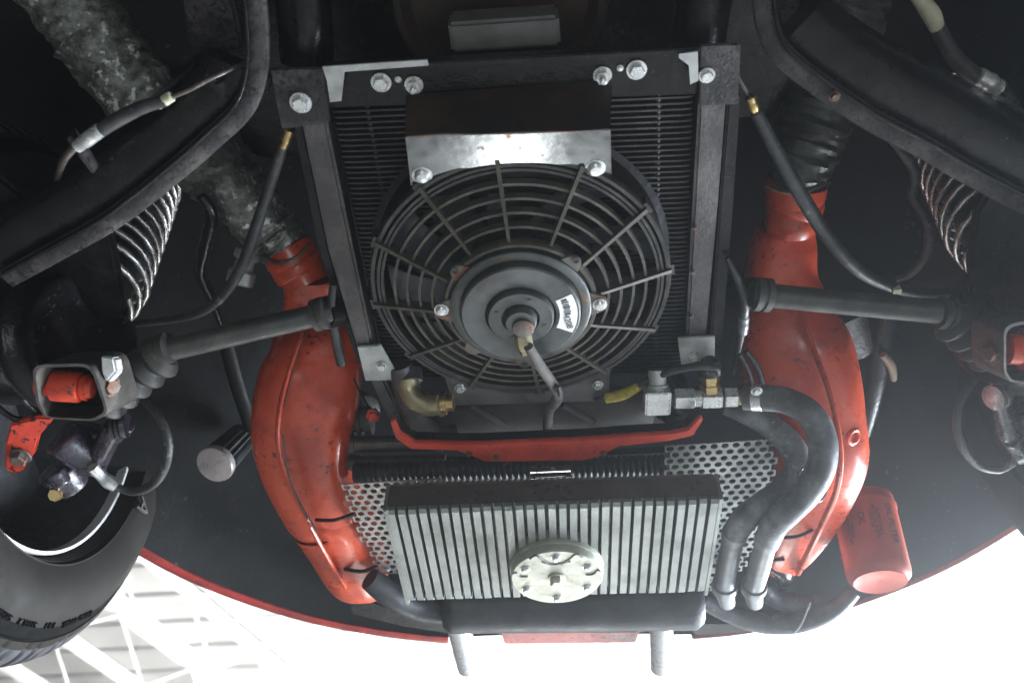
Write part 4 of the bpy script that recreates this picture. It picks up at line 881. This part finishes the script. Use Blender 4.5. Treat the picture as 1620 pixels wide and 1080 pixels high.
ferrule((459, 203), (448, 232), .758, 9, 'brass', b3); ferrule((478, 150), (457, 208), .760, 5, 'pipe_brown', b3)
b4 = line([(1196, 178, .745, 10), (1226, 235, .74, 11), (1268, 310, .735, 12), (1312, 378, .735, 11.5), (1362, 430, .74, 10.5), (1425, 458, .75, 9), (1480, 464, .76, 8), (1515, 462, .77, 7)], 'rubber', 'brake_hose', 'black brake hose hanging from the right of the cooler frame')
ferrule((1186, 152), (1198, 182), .745, 9, 'brass', b4); ferrule((1150, 90), (1188, 158), .748, 5, 'pipe_brown', b4)
g = G(); g.box(P(1418, 458, .742), V(.004, 0, 0), V(0, .003, 0), V(0, 0, .004)); obj('tape', g, 'cream_sleeve', b4)
b5 = line([(262, 160, .69, 9), (225, 170, .688, 11), (185, 190, .685, 12), (155, 210, .68, 11)], 'rubber', 'brake_hose', 'short black brake hose at the upper left')
ferrule((272, 152), (250, 166), .69, 9, 'cream_sleeve', b5); ferrule((160, 205), (122, 232), .68, 12, 'zinc', b5)
line([(118, 232, .68, 7), (100, 255, .68, 6), (90, 285, .70, 5)], 'pipe_brown', 'brake_pipe', 'rusty steel brake pipe at the upper left')
line([(398, 96, .735, 4), (370, 108, .715, 4), (330, 126, .70, 4), (300, 142, .695, 4), (268, 155, .69, 4)], 'pipe_brown', 'brake_pipe', 'thin rusty brake pipe beside the left arm')
obj('tab', G().prism(poly([(105, 220), (112, 215), (150, 272), (146, 276)], .678), V(0, 0, .012)), 'arm_paint', b5)
b6 = line([(1482, 42, .80, 12), (1505, 85, .795, 13), (1530, 112, .79, 14), (1552, 128, .788, 14)], 'rubber', 'brake_hose', 'black brake hose with a cream sleeve at the upper right')
g = G(); tubepx(g, [(1440, -20, .81, 9), (1462, 8, .805, 13), (1476, 28, .80, 14), (1485, 52, .80, 10)], seg=14); obj('sleeve', g, 'cream_sleeve', b6)
ferrule((1545, 120), (1580, 140), .787, 15, 'zinc', b6)
line([(1405, 212, .77, 7), (1432, 245, .775, 9), (1448, 275, .78, 9), (1444, 310, .785, 8), (1468, 350, .79, 9), (1468, 395, .80, 9), (1442, 430, .81, 8), (1418, 440, .815, 7)], 'arm_paint', 'stay_bar', 'dusty black curved stay behind the right brake hose')
line([(318, 310, .80, 8), (335, 340, .80, 10), (325, 390, .805, 11), (318, 430, .81, 10), (335, 470, .815, 8), (350, 510, .82, 6)], 'black_gloss', 'stay_bar', 'glossy black curved stay behind the left brake hose')
w1 = line([(1150, 408, .74, 4), (1166, 440, .735, 6), (1178, 475, .732, 7.5), (1176, 505, .733, 7.5), (1170, 545, .74, 5), (1160, 590, .75, 4)], 'rubber', 'wire_lead', 'black wire lead beside the right rail')
ferrule((1177, 500), (1175, 526), .733, 9, 'pipe_grey', w1)
w2 = line([(528, 448, .735, 6), (524, 490, .735, 7), (532, 540, .735, 8), (540, 575, .735, 8)], 'rubber', 'wire_lead', 'black wire lead beside the left rail')
line([(560, 600, .75, 1.5), (575, 630, .75, 1.5), (592, 655, .752, 1.5)], 'black_paint', 'thin_wire', 'thin wire hanging beside the left shroud')
w3 = line([(940, 632, .725, 3), (980, 624, .722, 5), (1015, 606, .715, 5), (1060, 588, .710, 6), (1100, 580, .705, 6), (1132, 582, .700, 5), (1136, 592, .70, 4)], 'rubber', 'wire_lead', 'black wire running from the fan to the brass sensor')
g = G(); tubepx(g, [(958, 630, .722, 8), (985, 624, .720, 9), (1012, 610, .714, 7)], seg=10); obj('wrap', g, 'yellow_wrap', w3)
line([(1170, 560, .74, 4), (1185, 590, .735, 4), (1192, 622, .73, 4)], 'rubber', 'wire_lead', 'thin black leads behind the brass sensor')
line([(1180, 555, .75, 5), (1200, 585, .745, 5), (1208, 620, .74, 5)], 'rubber', 'wire_lead', 'thin black leads behind the brass sensor')
# dark struts and small things on the bodywork
for px, m, lab in (([(352, 520, .90, 12), (372, 600, .88, 12), (398, 680, .86, 11)], 'underseal', 'dark flat strut behind the left drive shaft'), ([(1410, 470, .90, 22), (1392, 560, .88, 20), (1378, 640, .86, 15), (1368, 690, .85, 9)], 'black_paint', 'dark tubular strut behind the right drive shaft'), ([(1330, 500, .88, 38), (1352, 560, .87, 30)], 'arm_paint', 'dusty black bracket between right shroud and strut')):
    g = G(); tubepx(g, px, seg=12, flat=(1, .6)); part('strut', g, m, lab)
line([(1396, 560, .865, 6), (1410, 578, .865, 7), (1414, 600, .868, 5)], 'tan_dirt', 'loose_strap', 'small tan strap end beside the right strut')
g = G(); q = P(385, 425, .84); g.lathe(q, V(.3, -.6, .5), [(.012, -.02), (.016, -.018), (.016, -.004), (.011, 0), (.011, .01), (.015, .012), (.015, .022)], 20); part('bolt_sleeve', g, 'zinc_plate', 'pale metal sleeve behind the left brake hose')
